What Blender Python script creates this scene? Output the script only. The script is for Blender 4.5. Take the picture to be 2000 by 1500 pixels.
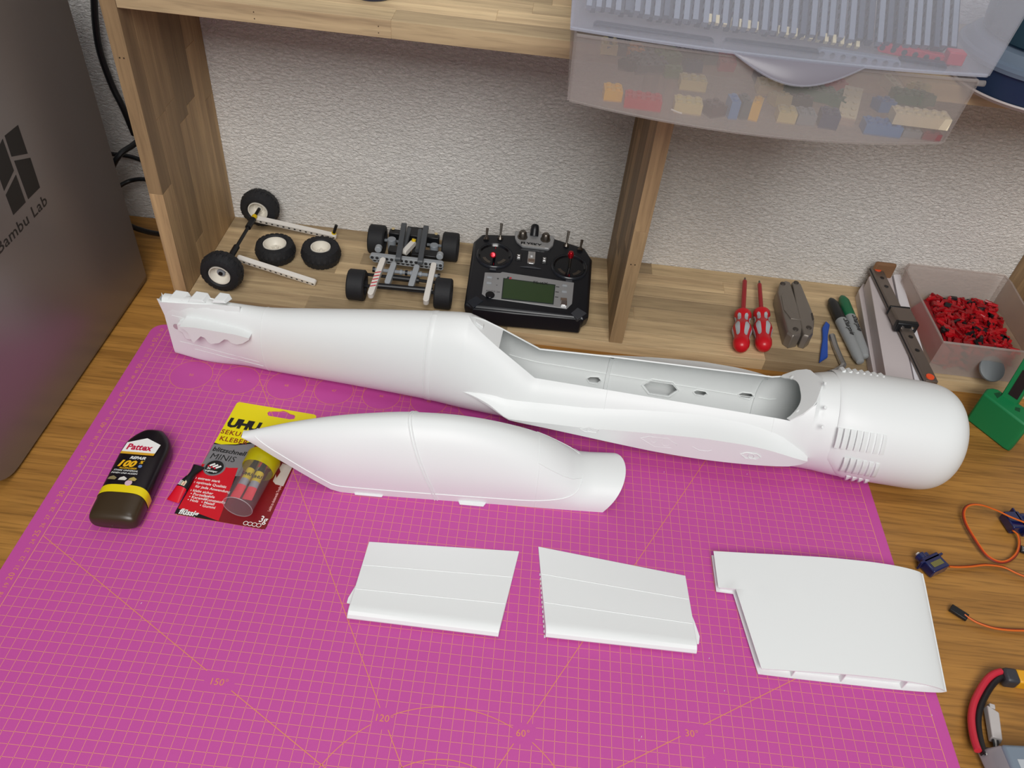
import bpy, bmesh, math, random
from math import sin, cos, pi, radians, sqrt, atan2, hypot
from mathutils import Matrix, Vector

random.seed(7)
for o in list(bpy.data.objects):
    bpy.data.objects.remove(o, do_unlink=True)
sc = bpy.context.scene
COL = sc.collection
S = 0.01                       # everything below is written in centimetres

# ------------------------------------------------------------------ camera
F = 1557.15
R = ((0.99381778, -0.11083403, -0.00648305),
     (0.07179894, 0.68614513, -0.72391282),
     (0.08468249, 0.71897196, 0.68986100))
CAM = (44.4194, -19.1328, 69.8758)
cd = bpy.data.cameras.new('camera')
cam = bpy.data.objects.new('camera', cd)
COL.objects.link(cam)
cd.sensor_fit = 'HORIZONTAL'
cd.sensor_width = 36.0
cd.lens = F / 2000 * 36
cd.clip_start = 0.01
cd.clip_end = 50
m4 = Matrix([list(R[i]) + [CAM[i] * S] for i in range(3)] + [[0, 0, 0, 1]])
cam.matrix_world = m4
sc.camera = cam

# ------------------------------------------------------------------ world, lamps, exposure
w = bpy.data.worlds.new('room_light')
sc.world = w
w.use_nodes = True
bg = w.node_tree.nodes['Background']
bg.inputs[0].default_value = (0.90, 0.93, 1.0, 1)
bg.inputs[1].default_value = 0.2

def area(name, loc, target, sx, sy, power, col=(1, 1, 1)):
    d = bpy.data.lights.new(name, 'AREA')
    d.shape = 'RECTANGLE'
    d.size = sx * S
    d.size_y = sy * S
    d.energy = power
    d.color = col
    o = bpy.data.objects.new(name, d)
    COL.objects.link(o)
    o.location = Vector(loc) * S
    v = (Vector(target) - Vector(loc))
    o.rotation_euler = v.to_track_quat('-Z', 'Y').to_euler()
    return o
area('ceiling_panel_lamp', (54, -150, 208), (54, 70, 5), 140, 125, 69, (1.0, 0.985, 0.965))
area('overhead_lamp', (40, 20, 230), (44, 40, 0), 60, 60, 6, (0.97, 0.98, 1.0))

sc.view_settings.view_transform = 'Standard'
sc.view_settings.look = 'None'
sc.view_settings.gamma = 1
sc.view_settings.use_curve_mapping = False
sc.view_settings.exposure = -0.2

# ------------------------------------------------------------------ pixel -> world helpers (photo measured at 2000x1500)
def ray(x, y):
    a, b = (x - 1000) / F, (750 - y) / F
    return Vector([R[i][0] * a + R[i][1] * b - R[i][2] for i in range(3)])
CV = Vector(CAM)
def at(x, y, z=0.0):
    d = ray(x, y)
    return CV + d * ((z - CAM[2]) / d.z)
def aty(x, y, Y):
    d = ray(x, y)
    return CV + d * ((Y - CAM[1]) / d.y)
def atx(x, y, X):
    d = ray(x, y)
    return CV + d * ((X - CAM[0]) / d.x)
def atp(x, y, O, n):
    d = ray(x, y)
    return CV + d * ((O - CV).dot(n) / d.dot(n))

# ------------------------------------------------------------------ materials
def lin(h):
    h = h.lstrip('#')
    r = [int(h[i:i + 2], 16) / 255 for i in (0, 2, 4)]
    return tuple((c / 12.92 if c <= 0.04045 else ((c + 0.055) / 1.055) ** 2.4) for c in r) + (1,)
MATS = {}
def mat(name, col, rough=0.5, metal=0.0, spec=0.5, bump=0.0, bscale=400, coat=0.0, emis=None, var=0.0, vscale=30):
    if name in MATS:
        return MATS[name]
    m = bpy.data.materials.new(name)
    m.use_nodes = True
    nt = m.node_tree
    b = nt.nodes['Principled BSDF']
    c = lin(col)
    b.inputs['Base Color'].default_value = c
    b.inputs['Roughness'].default_value = rough
    b.inputs['Metallic'].default_value = metal
    b.inputs['Specular IOR Level'].default_value = spec
    b.inputs['Coat Weight'].default_value = coat
    tc = nt.nodes.new('ShaderNodeTexCoord')
    if var > 0:
        n = nt.nodes.new('ShaderNodeTexNoise')
        n.inputs['Scale'].default_value = vscale
        n.inputs['Detail'].default_value = 4
        nt.links.new(tc.outputs['Object'], n.inputs['Vector'])
        mx = nt.nodes.new('ShaderNodeMix')
        mx.data_type = 'RGBA'
        mx.inputs[6].default_value = tuple(v * (1 - var) for v in c[:3]) + (1,)
        mx.inputs[7].default_value = tuple(min(1, v * (1 + var)) for v in c[:3]) + (1,)
        nt.links.new(n.outputs['Fac'], mx.inputs[0])
        nt.links.new(mx.outputs[2], b.inputs['Base Color'])
    if bump > 0:
        n = nt.nodes.new('ShaderNodeTexNoise')
        n.inputs['Scale'].default_value = bscale
        n.inputs['Detail'].default_value = 3
        nt.links.new(tc.outputs['Object'], n.inputs['Vector'])
        bp = nt.nodes.new('ShaderNodeBump')
        bp.inputs['Strength'].default_value = bump
        bp.inputs['Distance'].default_value = 0.001
        nt.links.new(n.outputs['Fac'], bp.inputs['Height'])
        nt.links.new(bp.outputs['Normal'], b.inputs['Normal'])
    MATS[name] = m
    return m

def glassy(name, tint, clear, rough=0.4, body='#ffffff', spec=0.5, fres=0.0):
    """translucent plastic sheet: part clear, part milky (diffuse + translucent)"""
    m = bpy.data.materials.new(name)
    m.use_nodes = True
    nt = m.node_tree
    b = nt.nodes['Principled BSDF']
    out = nt.nodes['Material Output']
    b.inputs['Base Color'].default_value = lin(body)
    b.inputs['Roughness'].default_value = rough
    b.inputs['Specular IOR Level'].default_value = spec
    tr = nt.nodes.new('ShaderNodeBsdfTransparent')
    tr.inputs[0].default_value = lin(tint)
    tl = nt.nodes.new('ShaderNodeBsdfTranslucent')
    tl.inputs[0].default_value = lin(body)
    m1 = nt.nodes.new('ShaderNodeMixShader')
    m1.inputs[0].default_value = 0.4
    nt.links.new(b.outputs[0], m1.inputs[1])
    nt.links.new(tl.outputs[0], m1.inputs[2])
    m2 = nt.nodes.new('ShaderNodeMixShader')
    m2.inputs[0].default_value = clear
    nt.links.new(m1.outputs[0], m2.inputs[1])
    nt.links.new(tr.outputs[0], m2.inputs[2])
    nt.links.new(m2.outputs[0], out.inputs['Surface'])
    MATS[name] = m
    return m

def wood(name, dark, light, axis, gscale=55.0, stretch=0.05, rough=0.5, rnd=0.0, pores=0.5, bump=0.15, detail=6):
    """grain drawn out along one axis; rnd: tone differs from object to object"""
    m = bpy.data.materials.new(name)
    m.use_nodes = True
    nt = m.node_tree
    L = nt.links.new
    N = nt.nodes.new
    b = nt.nodes['Principled BSDF']
    tc = N('ShaderNodeTexCoord')
    mp = N('ShaderNodeMapping')
    s = [1.0, 1.0, 1.0]
    s['xyz'.index(axis)] = stretch
    mp.inputs['Scale'].default_value = s
    oi = N('ShaderNodeObjectInfo')
    vm = N('ShaderNodeVectorMath')
    vm.operation = 'SCALE'
    vm.inputs['Scale'].default_value = 3.7 if rnd > 0 else 0.0
    cmb = N('ShaderNodeCombineXYZ')
    for i in range(3):
        L(oi.outputs['Random'], cmb.inputs[i])
    L(cmb.outputs[0], vm.inputs[0])
    L(vm.outputs[0], mp.inputs['Location'])
    L(tc.outputs['Object'], mp.inputs['Vector'])
    n1 = N('ShaderNodeTexNoise')
    n1.inputs['Scale'].default_value = gscale
    n1.inputs['Detail'].default_value = detail
    n1.inputs['Roughness'].default_value = 0.6
    n1.inputs['Distortion'].default_value = 0.35
    L(mp.outputs[0], n1.inputs['Vector'])
    n2 = N('ShaderNodeTexNoise')
    n2.inputs['Scale'].default_value = gscale * 6
    n2.inputs['Detail'].default_value = 3
    L(mp.outputs[0], n2.inputs['Vector'])
    cr = N('ShaderNodeValToRGB')
    cr.color_ramp.elements[0].position = 0.32
    cr.color_ramp.elements[0].color = lin(dark)
    cr.color_ramp.elements[1].position = 0.68
    cr.color_ramp.elements[1].color = lin(light)
    L(n1.outputs['Fac'], cr.inputs[0])
    pr = N('ShaderNodeValToRGB')
    pr.color_ramp.elements[0].position = 0.36
    pr.color_ramp.elements[0].color = (1 - pores,) * 3 + (1,)
    pr.color_ramp.elements[1].position = 0.5
    pr.color_ramp.elements[1].color = (1, 1, 1, 1)
    L(n2.outputs['Fac'], pr.inputs[0])
    mx = N('ShaderNodeMix')
    mx.data_type = 'RGBA'
    mx.blend_type = 'MULTIPLY'
    mx.inputs[0].default_value = 1.0
    L(cr.outputs[0], mx.inputs[6])
    L(pr.outputs[0], mx.inputs[7])
    col = mx.outputs[2]
    if rnd > 0:
        hs = N('ShaderNodeHueSaturation')
        mr = N('ShaderNodeMapRange')
        mr.inputs['To Min'].default_value = 1 - rnd
        mr.inputs['To Max'].default_value = 1 + rnd
        L(oi.outputs['Random'], mr.inputs['Value'])
        L(mr.outputs[0], hs.inputs['Value'])
        L(col, hs.inputs['Color'])
        col = hs.outputs[0]
    L(col, b.inputs['Base Color'])
    b.inputs['Roughness'].default_value = rough
    bp = N('ShaderNodeBump')
    bp.inputs['Strength'].default_value = bump
    bp.inputs['Distance'].default_value = 0.0006
    L(n2.outputs['Fac'], bp.inputs['Height'])
    L(bp.outputs[0], b.inputs['Normal'])
    MATS[name] = m
    return m

# ------------------------------------------------------------------ mesh builder
class MB:
    def __init__(s, M=None):
        s.v = []; s.f = []; s.mi = []
        s.M = M if M is not None else Matrix()
    def add(s, vs, fs, m=0):
        b = len(s.v)
        s.v += [tuple(s.M @ Vector(v)) for v in vs]
        s.f += [tuple(i + b for i in f) for f in fs]
        s.mi += [m] * len(fs)
        return s
    def box(s, x0, x1, y0, y1, z0, z1, m=0):
        v = [(x, y, z) for z in (z0, z1) for y in (y0, y1) for x in (x0, x1)]
        return s.add(v, [(0, 2, 3, 1), (4, 5, 7, 6), (0, 1, 5, 4), (2, 6, 7, 3), (0, 4, 6, 2), (1, 3, 7, 5)], m)
    def hexa(s, lo, hi, m=0):
        """lo, hi: four points each, same winding"""
        n = len(lo)
        v = [tuple(p) for p in lo] + [tuple(p) for p in hi]
        fs = [tuple(range(n))[::-1], tuple(range(n, 2 * n))]
        fs += [(i, (i + 1) % n, n + (i + 1) % n, n + i) for i in range(n)]
        return s.add(v, fs, m)
    def prism(s, pts, z0, z1, m=0):
        return s.hexa([(p[0], p[1], z0) for p in pts], [(p[0], p[1], z1) for p in pts], m)
    def cyl(s, a, b, r, r2=None, n=20, m=0, cap=True):
        a = Vector(a); b = Vector(b)
        r2 = r if r2 is None else r2
        d = (b - a).normalized()
        u = d.orthogonal().normalized(); w = d.cross(u)
        v = [tuple(a + (u * cos(2 * pi * i / n) + w * sin(2 * pi * i / n)) * r) for i in range(n)]
        v += [tuple(b + (u * cos(2 * pi * i / n) + w * sin(2 * pi * i / n)) * r2) for i in range(n)]
        fs = [(i, (i + 1) % n, n + (i + 1) % n, n + i) for i in range(n)]
        if cap:
            fs += [tuple(range(n))[::-1], tuple(range(n, 2 * n))]
        return s.add(v, fs, m)
    def loft(s, rings, m=0, caps=True, closed=True):
        n = len(rings[0]); v = []; fs = []
        for r in rings:
            v += [tuple(p) for p in r]
        for k in range(len(rings) - 1):
            for i in range(n if closed else n - 1):
                j = (i + 1) % n
                fs.append((k * n + i, k * n + j, (k + 1) * n + j, (k + 1) * n + i))
        if caps:
            fs.append(tuple(range(n))[::-1]); fs.append(tuple(range((len(rings) - 1) * n, len(rings) * n)))
        return s.add(v, fs, m)
    def lathe(s, prof, c, d, n=28, m=0, caps=True):
        """prof: (distance along d, radius)"""
        c = Vector(c); d = Vector(d).normalized()
        u = d.orthogonal().normalized(); w = d.cross(u)
        rings = [[tuple(c + d * t + (u * cos(2 * pi * i / n) + w * sin(2 * pi * i / n)) * max(r, 1e-3)) for i in range(n)] for t, r in prof]
        return s.loft(rings, m, caps)
    def tube(s, path, r, n=8, m=0, caps=True, flat=None, rings=None):
        P = [Vector(p) for p in path]; rr = []
        up = None
        for i, p in enumerate(P):
            d = (P[min(i + 1, len(P) - 1)] - P[max(i - 1, 0)]).normalized()
            if up is None:
                up = Vector((0, 0, 1)) if abs(d.z) < .9 else Vector((1, 0, 0))
            u = (up - d * up.dot(d)).normalized(); w = d.cross(u); up = u
            ra = r[i] if isinstance(r, (list, tuple)) else r
            rb = ra * flat if flat else ra
            rr.append([tuple(p + u * cos(2 * pi * k / n) * ra + w * sin(2 * pi * k / n) * rb) for k in range(n)])
        return s.loft(rr, m, caps)
    def grid(s, rows, m=0):
        return s.loft(rows, m, caps=False, closed=False)
    def build(s, name, mt, parent=None, origin=None, ang=35, bev=0.0, seg=2, solid=0.0, subs=0, kind=None, label=None, recalc=True):
        o0 = ORG.get(parent, Vector((0, 0, 0))) if origin is None else Vector(origin)
        me = bpy.data.meshes.new(name)
        me.from_pydata([tuple((Vector(v) - o0) * S) for v in s.v], [], s.f)
        for q in (mt if isinstance(mt, (list, tuple)) else [mt]):
            me.materials.append(q)
        me.polygons.foreach_set('material_index', s.mi)
        if recalc:
            bm = bmesh.new(); bm.from_mesh(me)
            bmesh.ops.recalc_face_normals(bm, faces=bm.faces)
            bm.to_mesh(me); bm.free()
        if ang:
            me.shade_smooth()
            me.set_sharp_from_angle(angle=radians(ang))
        me.update()
        o = bpy.data.objects.new(name, me)
        COL.objects.link(o)
        if parent is not None:
            o.parent = parent
            ORG[o] = o0
        else:
            o.location = o0 * S
            ORG[o] = o0
        if solid:
            md = o.modifiers.new('thickness', 'SOLIDIFY'); md.thickness = solid * S; md.offset = -1
            o.modifiers.new('crisp', 'EDGE_SPLIT').split_angle = radians(50)
        if bev > 0:
            md = o.modifiers.new('edges', 'BEVEL'); md.width = bev * S; md.segments = seg; md.limit_method = 'ANGLE'; md.angle_limit = radians(40)
            md.harden_normals = False
        if subs:
            md = o.modifiers.new('smooth', 'SUBSURF'); md.levels = subs; md.render_levels = subs
        if kind: o['kind'] = kind
        if label: o['label'] = label
        return o
ORG = {}
def thing(name, loc, label, cat, group=None, rz=0.0, local=False, rot=None):
    o = bpy.data.objects.new(name, None)
    o.empty_display_size = 0.02
    COL.objects.link(o)
    o.location = Vector(loc) * S
    o.rotation_euler = rot if rot else (0, 0, rz)
    ORG[o] = Vector((0, 0, 0)) if (local or rz or rot) else Vector(loc)
    o['label'] = label; o['category'] = cat
    if group: o['group'] = group
    return o
def tag(o, label, cat, group=None):
    o['label'] = label; o['category'] = cat
    if group: o['group'] = group
    return o
def copy_tree(o, parent=None):
    c = o.copy(); COL.objects.link(c)
    if parent is not None:
        c.parent = parent
    for ch in o.children:
        copy_tree(ch, c)
    return c
TXT = {}
def text(s, size, M, mt, parent, name='lettering', bold=0.0, shear=0.0, align='LEFT', sx=1.0, space=1.0, th=0.004, label=None):
    """flat print turned into a thin mesh; M places the text plane in cm"""
    key = (s, bold, shear, align, space)
    if key not in TXT:
        cu = bpy.data.curves.new('t', 'FONT')
        cu.body = s; cu.size = 1.0; cu.offset = bold; cu.shear = shear; cu.align_x = align; cu.space_character = space
        cu.resolution_u = 2
        ob = bpy.data.objects.new('t', cu); COL.objects.link(ob)
        dg = bpy.context.evaluated_depsgraph_get()
        me = ob.evaluated_get(dg).to_mesh()
        TXT[key] = ([tuple(v.co) for v in me.vertices], [tuple(p.vertices) for p in me.polygons])
        ob.evaluated_get(dg).to_mesh_clear()
        bpy.data.objects.remove(ob, do_unlink=True); bpy.data.curves.remove(cu)
    vs, fs = TXT[key]
    b = MB(M)
    b.add([(v[0] * size * sx, v[1] * size, th) for v in vs], fs)
    return b.build(name, mt, parent, ang=0, recalc=False, label=label)
def frame(o, ex, ey):
    """matrix with origin o, x axis ex, y axis ey (made orthogonal)"""
    ex = Vector(ex).normalized(); ey = Vector(ey); ez = ex.cross(ey).normalized(); ey = ez.cross(ex)
    M = Matrix.Identity(4)
    for i in range(3):
        M[i][0] = ex[i]; M[i][1] = ey[i]; M[i][2] = ez[i]; M[i][3] = o[i]
    return M
def smoothpath(P, n=6):
    P = [Vector(p) for p in P]; out = []
    for i in range(len(P) - 1):
        a = P[max(i - 1, 0)]; b = P[i]; c = P[i + 1]; d = P[min(i + 2, len(P) - 1)]
        for k in range(n):
            t = k / n
            out.append(0.5 * ((2 * b) + (c - a) * t + (2 * a - 5 * b + 4 * c - d) * t * t + (3 * b - a - 3 * c + d) * t ** 3))
    out.append(P[-1]); return out
def interp(x, xs, ys):
    if x <= xs[0]: return ys[0]
    for i in range(len(xs) - 1):
        if x <= xs[i + 1]:
            t = (x - xs[i]) / (xs[i + 1] - xs[i]); return ys[i] + (ys[i + 1] - ys[i]) * t
    return ys[-1]
def spline(x, xs, ys):
    if x <= xs[0]: return ys[0]
    if x >= xs[-1]: return ys[-1]
    n = len(xs)
    for i in range(n - 1):
        if x <= xs[i + 1]:
            h = xs[i + 1] - xs[i]; t = (x - xs[i]) / h
            d = (ys[i + 1] - ys[i]) / h
            m0 = d if i == 0 else ((d + (ys[i] - ys[i - 1]) / (xs[i] - xs[i - 1])) / 2)
            m1 = d if i == n - 2 else ((d + (ys[i + 2] - ys[i + 1]) / (xs[i + 2] - xs[i + 1])) / 2)
            if i > 0 and d * (ys[i] - ys[i - 1]) <= 0: m0 = 0
            if i < n - 2 and d * (ys[i + 2] - ys[i + 1]) <= 0: m1 = 0
            return ((2 * t ** 3 - 3 * t * t + 1) * ys[i] + (t ** 3 - 2 * t * t + t) * h * m0 + (-2 * t ** 3 + 3 * t * t) * ys[i + 1] + (t ** 3 - t * t) * h * m1)

white_print = mat('white_printed_plastic', '#eaedec', 0.42, bump=0.03, bscale=900, spec=0.4)
black_pl = mat('black_plastic', '#101216', 0.42)
dark_grey_pl = mat('dark_grey_plastic', '#4c5054', 0.45)
light_grey_pl = mat('light_grey_plastic', '#9da2a6', 0.4)
white_pl = mat('white_plastic', '#e9e6dc', 0.35)
red_pl = mat('red_plastic', '#c01422', 0.4)
yellow_pl = mat('yellow_plastic', '#e8c414', 0.4)
steel = mat('bright_steel', '#b8b8b8', 0.25, 1.0)
dark_steel = mat('dull_steel', '#77716a', 0.38, 1.0)
white_ink = mat('white_ink', '#f2f2ee', 0.5)
black_ink = mat('black_ink', '#141414', 0.5)
red_ink = mat('red_ink', '#c8102e', 0.45)
frosted = glassy('frosted_plastic_shaded', '#f8f6f4', 0.72, 0.35, '#d2cdca')  # lower drawer: greyer body colour carries the shade it stands in
frosted_top = glassy('frosted_plastic_lit', '#f6f7fb', 0.77, 0.3, '#eef1f6')  # upper drawer: same plastic, whitened for the light falling on it
clear_pl = glassy('clear_plastic', '#f3f3f6', 0.86, 0.12, '#dadada', spec=0.8)
# ------------------------------------------------------------------ the setting
ZT, ZS = -0.2, 1.6            # table top, shelf board top (mat top is 0)
YF, YW = 62.6, 82.2           # shelf front, wall
# wall: rough plaster
wm = bpy.data.materials.new('rough_plaster'); wm.use_nodes = True
nt = wm.node_tree; b = nt.nodes['Principled BSDF']
b.inputs['Base Color'].default_value = lin('#f1eee9'); b.inputs['Roughness'].default_value = 0.9
tc = nt.nodes.new('ShaderNodeTexCoord'); mp = nt.nodes.new('ShaderNodeMapping'); mp.inputs['Scale'].default_value = (1.0, 1.0, 1.9)
nt.links.new(tc.outputs['Object'], mp.inputs['Vector'])
n1 = nt.nodes.new('ShaderNodeTexNoise'); n1.inputs['Scale'].default_value = 170; n1.inputs['Detail'].default_value = 4; n1.inputs['Roughness'].default_value = 0.62; n1.inputs['Distortion'].default_value = 0.9
nt.links.new(mp.outputs[0], n1.inputs['Vector'])
bp = nt.nodes.new('ShaderNodeBump'); bp.inputs['Strength'].default_value = 1.0; bp.inputs['Distance'].default_value = 0.0045
nt.links.new(n1.outputs['Fac'], bp.inputs['Height']); nt.links.new(bp.outputs[0], b.inputs['Normal'])
b1 = MB().box(-140, 240, YW, YW + 12, -90, 200)
o = b1.build('wall_back', wm, origin=(0, YW, 0), ang=0); o['kind'] = 'structure'
fm = mat('floor_grey', '#77736c', 0.7, var=0.2)
b1 = MB().box(-220, 320, -260, YW, -90, -86)
o = b1.build('floor', fm, origin=(0, 0, -90), ang=0); o['kind'] = 'structure'

# worktop (oak) with frame legs
oak = wood('oiled_oak', '#8e622c', '#b8843f', 'x', gscale=60, stretch=0.045, rough=0.42, pores=0.28, bump=0.25)
tbl = thing('workbench', (50, 40, ZT), 'honey brown oak worktop under the magenta cutting mat', 'table')
MB().box(-75, 175, -28, YW - 0.1, ZT - 3.2, ZT).build('tabletop', oak, tbl, bev=0.2)
for x in (-70, 165):
    for y in (-22, 74):
        MB().box(x, x + 6, y, y + 6, -86, ZT - 3.2).build('leg', oak, tbl, bev=0.2)

# ------------------------------------------------------------------ shelf unit of laminated oak boards, each made of staves
st_x = wood('oak_stave_lengthwise', '#ab9270', '#d3ba90', 'x', gscale=60, stretch=0.06, rough=0.6, rnd=0.32, pores=0.16, bump=0.12)
st_z = wood('oak_stave_upright', '#987c5a', '#bb9c72', 'z', gscale=60, stretch=0.06, rough=0.6, rnd=0.34, pores=0.14, bump=0.12)
shelf = thing('wooden_shelf_unit', (57, 72, ZT), 'low open shelf unit of laminated oak boards standing against the plaster wall', 'shelf')
def board_h(z0, z1, x0, x1, y0, y1, seed, nrow):
    """horizontal board: thin core with staves set into rows"""
    rd = random.Random(seed)
    core = MB().box(x0 + .05, x1 - .05, y0 + .05, y1 - .05, z0 + .05, z1 - .05).build('board', st_x, shelf, ang=0)
    wv = (y1 - y0) / nrow
    for r in range(nrow):
        x = x0
        first = True
        while x < x1 - 1:
            L = rd.uniform(16, 46) if not first else rd.uniform(8, 40)
            first = False
            e = min(x1, x + L)
            if x1 - e < 6: e = x1
            j = .012
            MB().box(x + j, e - j, y0 + r * wv + j, y0 + (r + 1) * wv - j, z0, z1 - rd.uniform(0, .012)).build('stave', st_x, core, ang=0, bev=.02, seg=1)
            x = e
def board_v(x0, x1, z0, z1, y0, y1, seed, nrow):
    rd = random.Random(seed)
    core = MB().box(x0 + .05, x1 - .05, y0 + .05, y1 - .05, z0 + .05, z1 - .05).build('upright', st_z, shelf, ang=0)
    wv = (y1 - y0) / nrow
    for r in range(nrow):
        z = z0; first = True
        while z < z1 - 1:
            L = rd.uniform(14, 40) if not first else rd.uniform(6, 30)
            first = False
            e = min(z1, z + L)
            if z1 - e < 5: e = z1
            j = .012
            MB().box(x0 + rd.uniform(0, .01), x1 - rd.uniform(0, .01), y0 + r * wv + j, y0 + (r + 1) * wv - j, z + j, e - j).build('stave', st_z, core, ang=0, bev=.02, seg=1)
            z = e
board_h(ZT, ZS, 0.95, 116.4, YF, YW - .05, 3, 7)
board_h(38.2, 40.0, 0.95, 116.4, YF, YW - .05, 5, 6)
board_v(-0.78, 0.92, ZT, 62, YF, YW - .05, 11, 7)
board_v(57.35, 59.1, ZS, 38.18, YF, YW - .05, 12, 7)
board_v(116.42, 118.2, ZT, 62, YF, YW - .05, 13, 7)
# dowel marks on the front edges
dm = mat('screw_hole_dark', '#3a2a1a', 0.8)
for (x, z) in ((0.35, 33.0), (-0.1, 33.0), (57.9, 14.3), (58.4, 14.3)):
    MB().cyl((x, YF - .01, z), (x, YF + .2, z), .09, n=10).build('screw_hole', dm, shelf, ang=0)
for (x) in (15.0, 27.6):
    for dz in (.45, 1.1):
        MB().cyl((x, YF - .01, 38.2 + dz), (x, YF + .2, 38.2 + dz), .06, n=10).build('screw_hole', dm, shelf, ang=0)

# ------------------------------------------------------------------ printer housing at the left
pm = mat('brushed_dark_aluminium', '#8f8a86', 0.36, 0.55, bump=0.02, bscale=900)
prn = thing('printer_housing', (-26, 48, ZT), 'big grey metal printer housing with black stripe logo at the left edge', 'printer')
XP = -6.5
def rrect(u0, u1, v0, v1, rs, n=8):
    pts = []
    for (cx, cy, a0, r) in ((u1 - rs[1], v0 + rs[1], -90, rs[1]), (u1 - rs[2], v1 - rs[2], 0, rs[2]), (u0 + rs[3], v1 - rs[3], 90, rs[3]), (u0 + rs[0], v0 + rs[0], 180, rs[0])):
        for k in range(n + 1):
            a = radians(a0 + 90 * k / n); pts.append((cx + r * cos(a), cy + r * sin(a)))
    return pts
out = rrect(28.6, 66.9, 0.12, 45.5, (4.2, 0.8, 1.5, 4))
MB().loft([[(x, p[0], p[1]) for p in out] for x in (XP - 38.5, XP - .25)]).build('body', mat('printer_shell', '#3c3a38', 0.5), prn)
inn = [(48 + (p[0] - 48) * .997, 23 + (p[1] - 23) * .997) for p in out]
MB().loft([[(XP - .25, p[0], p[1]) for p in out], [(XP - .06, p[0], p[1]) for p in out], [(XP, p[0], p[1]) for p in inn]]).build('side_panel', pm, prn)
for y in (33, 62):
    for x in (-40, -10):
        MB().cyl((x, y, ZT), (x, y, .15), 1.2).build('foot', black_pl, prn)
lg = mat('logo_black', '#1b1a19', 0.45)
for poly in (((35, 244), (9, 265), (22.5, 306), (54, 300)), ((27.5, 314), (59, 308), (78, 366), (55, 389)), ((5, 271), (27, 333), (8, 373), (-14, 311)), ((31, 341), (11, 381), (26, 420), (50, 395))):
    pp = [atx(x, y, XP) for x, y in poly]
    MB().hexa([(XP - .02, p.y, p.z) for p in pp], [(XP + .02, p.y, p.z) for p in pp]).build('logo_stripe', lg, prn, ang=0)
text('Bambu Lab', 1.72, frame((XP, 42.55, 20.75), (0, 1, 0), (0, 0, 1)), lg, prn, 'logo_lettering', bold=0.012, shear=0.0, sx=1.22, space=1.05)

# ------------------------------------------------------------------ cables between printer and shelf
cab = mat('black_cable', '#17181b', 0.45)
def cable(name, pix, Y, r, label):
    P = [aty(x, y, Y + dy) for x, y, dy in pix]
    P = [Vector((p.x, min(p.y, YW - r - .05), max(p.z, ZT + r))) for p in P]
    o = MB().tube(smoothpath(P, 8), r, n=10).build(name, cab, None, origin=P[0])
    tag(o, label, 'cable'); return o
cable('power_cable', [(183, -30, 0), (186, 40, 0), (195, 100, 0), (218, 165, 0), (241, 212, 0), (262, 262, 1)], 79, .42, 'thick black cable hanging down behind the left shelf upright')
cable('looped_cable', [(282, 262, 2), (262, 282, 0), (234, 302, -2), (217, 335, -3), (215, 375, -3), (226, 410, -3), (250, 438, -3), (285, 452, -2), (318, 458, 0)], 77, .38, 'black cable looping from the shelf upright down to the table')
cable('short_cable', [(195, 297, -2), (220, 301, 0), (240, 303, 0), (262, 308, 0), (290, 318, 0)], 81, .3, 'thin black cable crossing the upper part of the loop')
cable('bent_cable', [(205, 385, -3), (236, 362, -1), (255, 353, 0), (275, 350, 0), (300, 352, 0)], 80, .3, 'thin black cable inside the loop, nearest the table')

# ------------------------------------------------------------------ cutting mat
mm = mat('magenta_mat', '#c24c9c', 0.62, bump=0.12, bscale=2500, var=0.04, vscale=6)
ml = mat('mat_orange_print', '#e89c70', 0.6)
mo = mat('mat_ochre_print', '#dc8a5c', 0.6)
cm_ = thing('cutting_mat', (43, 28, 0), 'large magenta cutting mat with orange centimetre grid under the white printed parts', 'mat')
MB().prism(rrect(-2.0, 88.15, -2.0, 58.1, (1.6,) * 4), ZT, 0).build('mat_sheet', mm, cm_, ang=50)
g = MB(); g2 = MB()
CC = [(5.9 + 5.85 * i, 49.5, 2.5 - 0.05 * i) for i in range(14)]
def seg(mb, a, b, wd, z=.006):
    a = Vector(a); b = Vector(b); d = (b - a); L = d.length
    if L < 1e-3: return
    d /= L; q = Vector((-d.y, d.x)) * wd / 2
    mb.add([(a.x + q.x, a.y + q.y, z), (a.x - q.x, a.y - q.y, z), (b.x - q.x, b.y - q.y, z), (b.x + q.x, b.y + q.y, z)], [(0, 1, 2, 3)])
LB = [(22, 12, 1.3, .9), (37, 10.35, .9, .9), (49.3, 10.35, .9, .9), (64.3, 12, 1.1, .9), (66, 9.9, .7, .5)]
def blocked(x, y):
    for cx, cy, r in CC:
        if hypot(x - cx, y - cy) < r: return True
    for cx, cy, hw, hh in LB:
        if abs(x - cx) < hw and abs(y - cy) < hh: return True
    return False
def clipped(mb, a, b, wd, z, step=0.1, f=blocked):
    a = Vector(a); b = Vector(b); n = max(1, int((b - a).length / step)); st = None; last = None
    for i in range(n + 1):
        p = a.lerp(b, i / n)
        if not f(p.x, p.y):
            if st is None: st = p
            last = p
        elif st is not None:
            seg(mb, st, last, wd, z); st = None
    if st is not None: seg(mb, st, last, wd, z)
for u in range(88):
    clipped(g, (u, 0), (u, 57.3), .036 if u not in (0, 87) else .06, .005)
for v in range(58):
    clipped(g, (0, v), (87, v), .036 if v not in (0,) else .06, .005)
c0 = Vector((43, 0))
lab = lambda x, y: any(abs(x - a) < c and abs(y - b_) < d for a, b_, c, d in LB)
clipped(g2, c0, (0, 43 * math.tan(pi / 6)), .07, .008, f=lab)
clipped(g2, c0, (87, 44 * math.tan(pi / 6)), .07, .008, f=lab)
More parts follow.
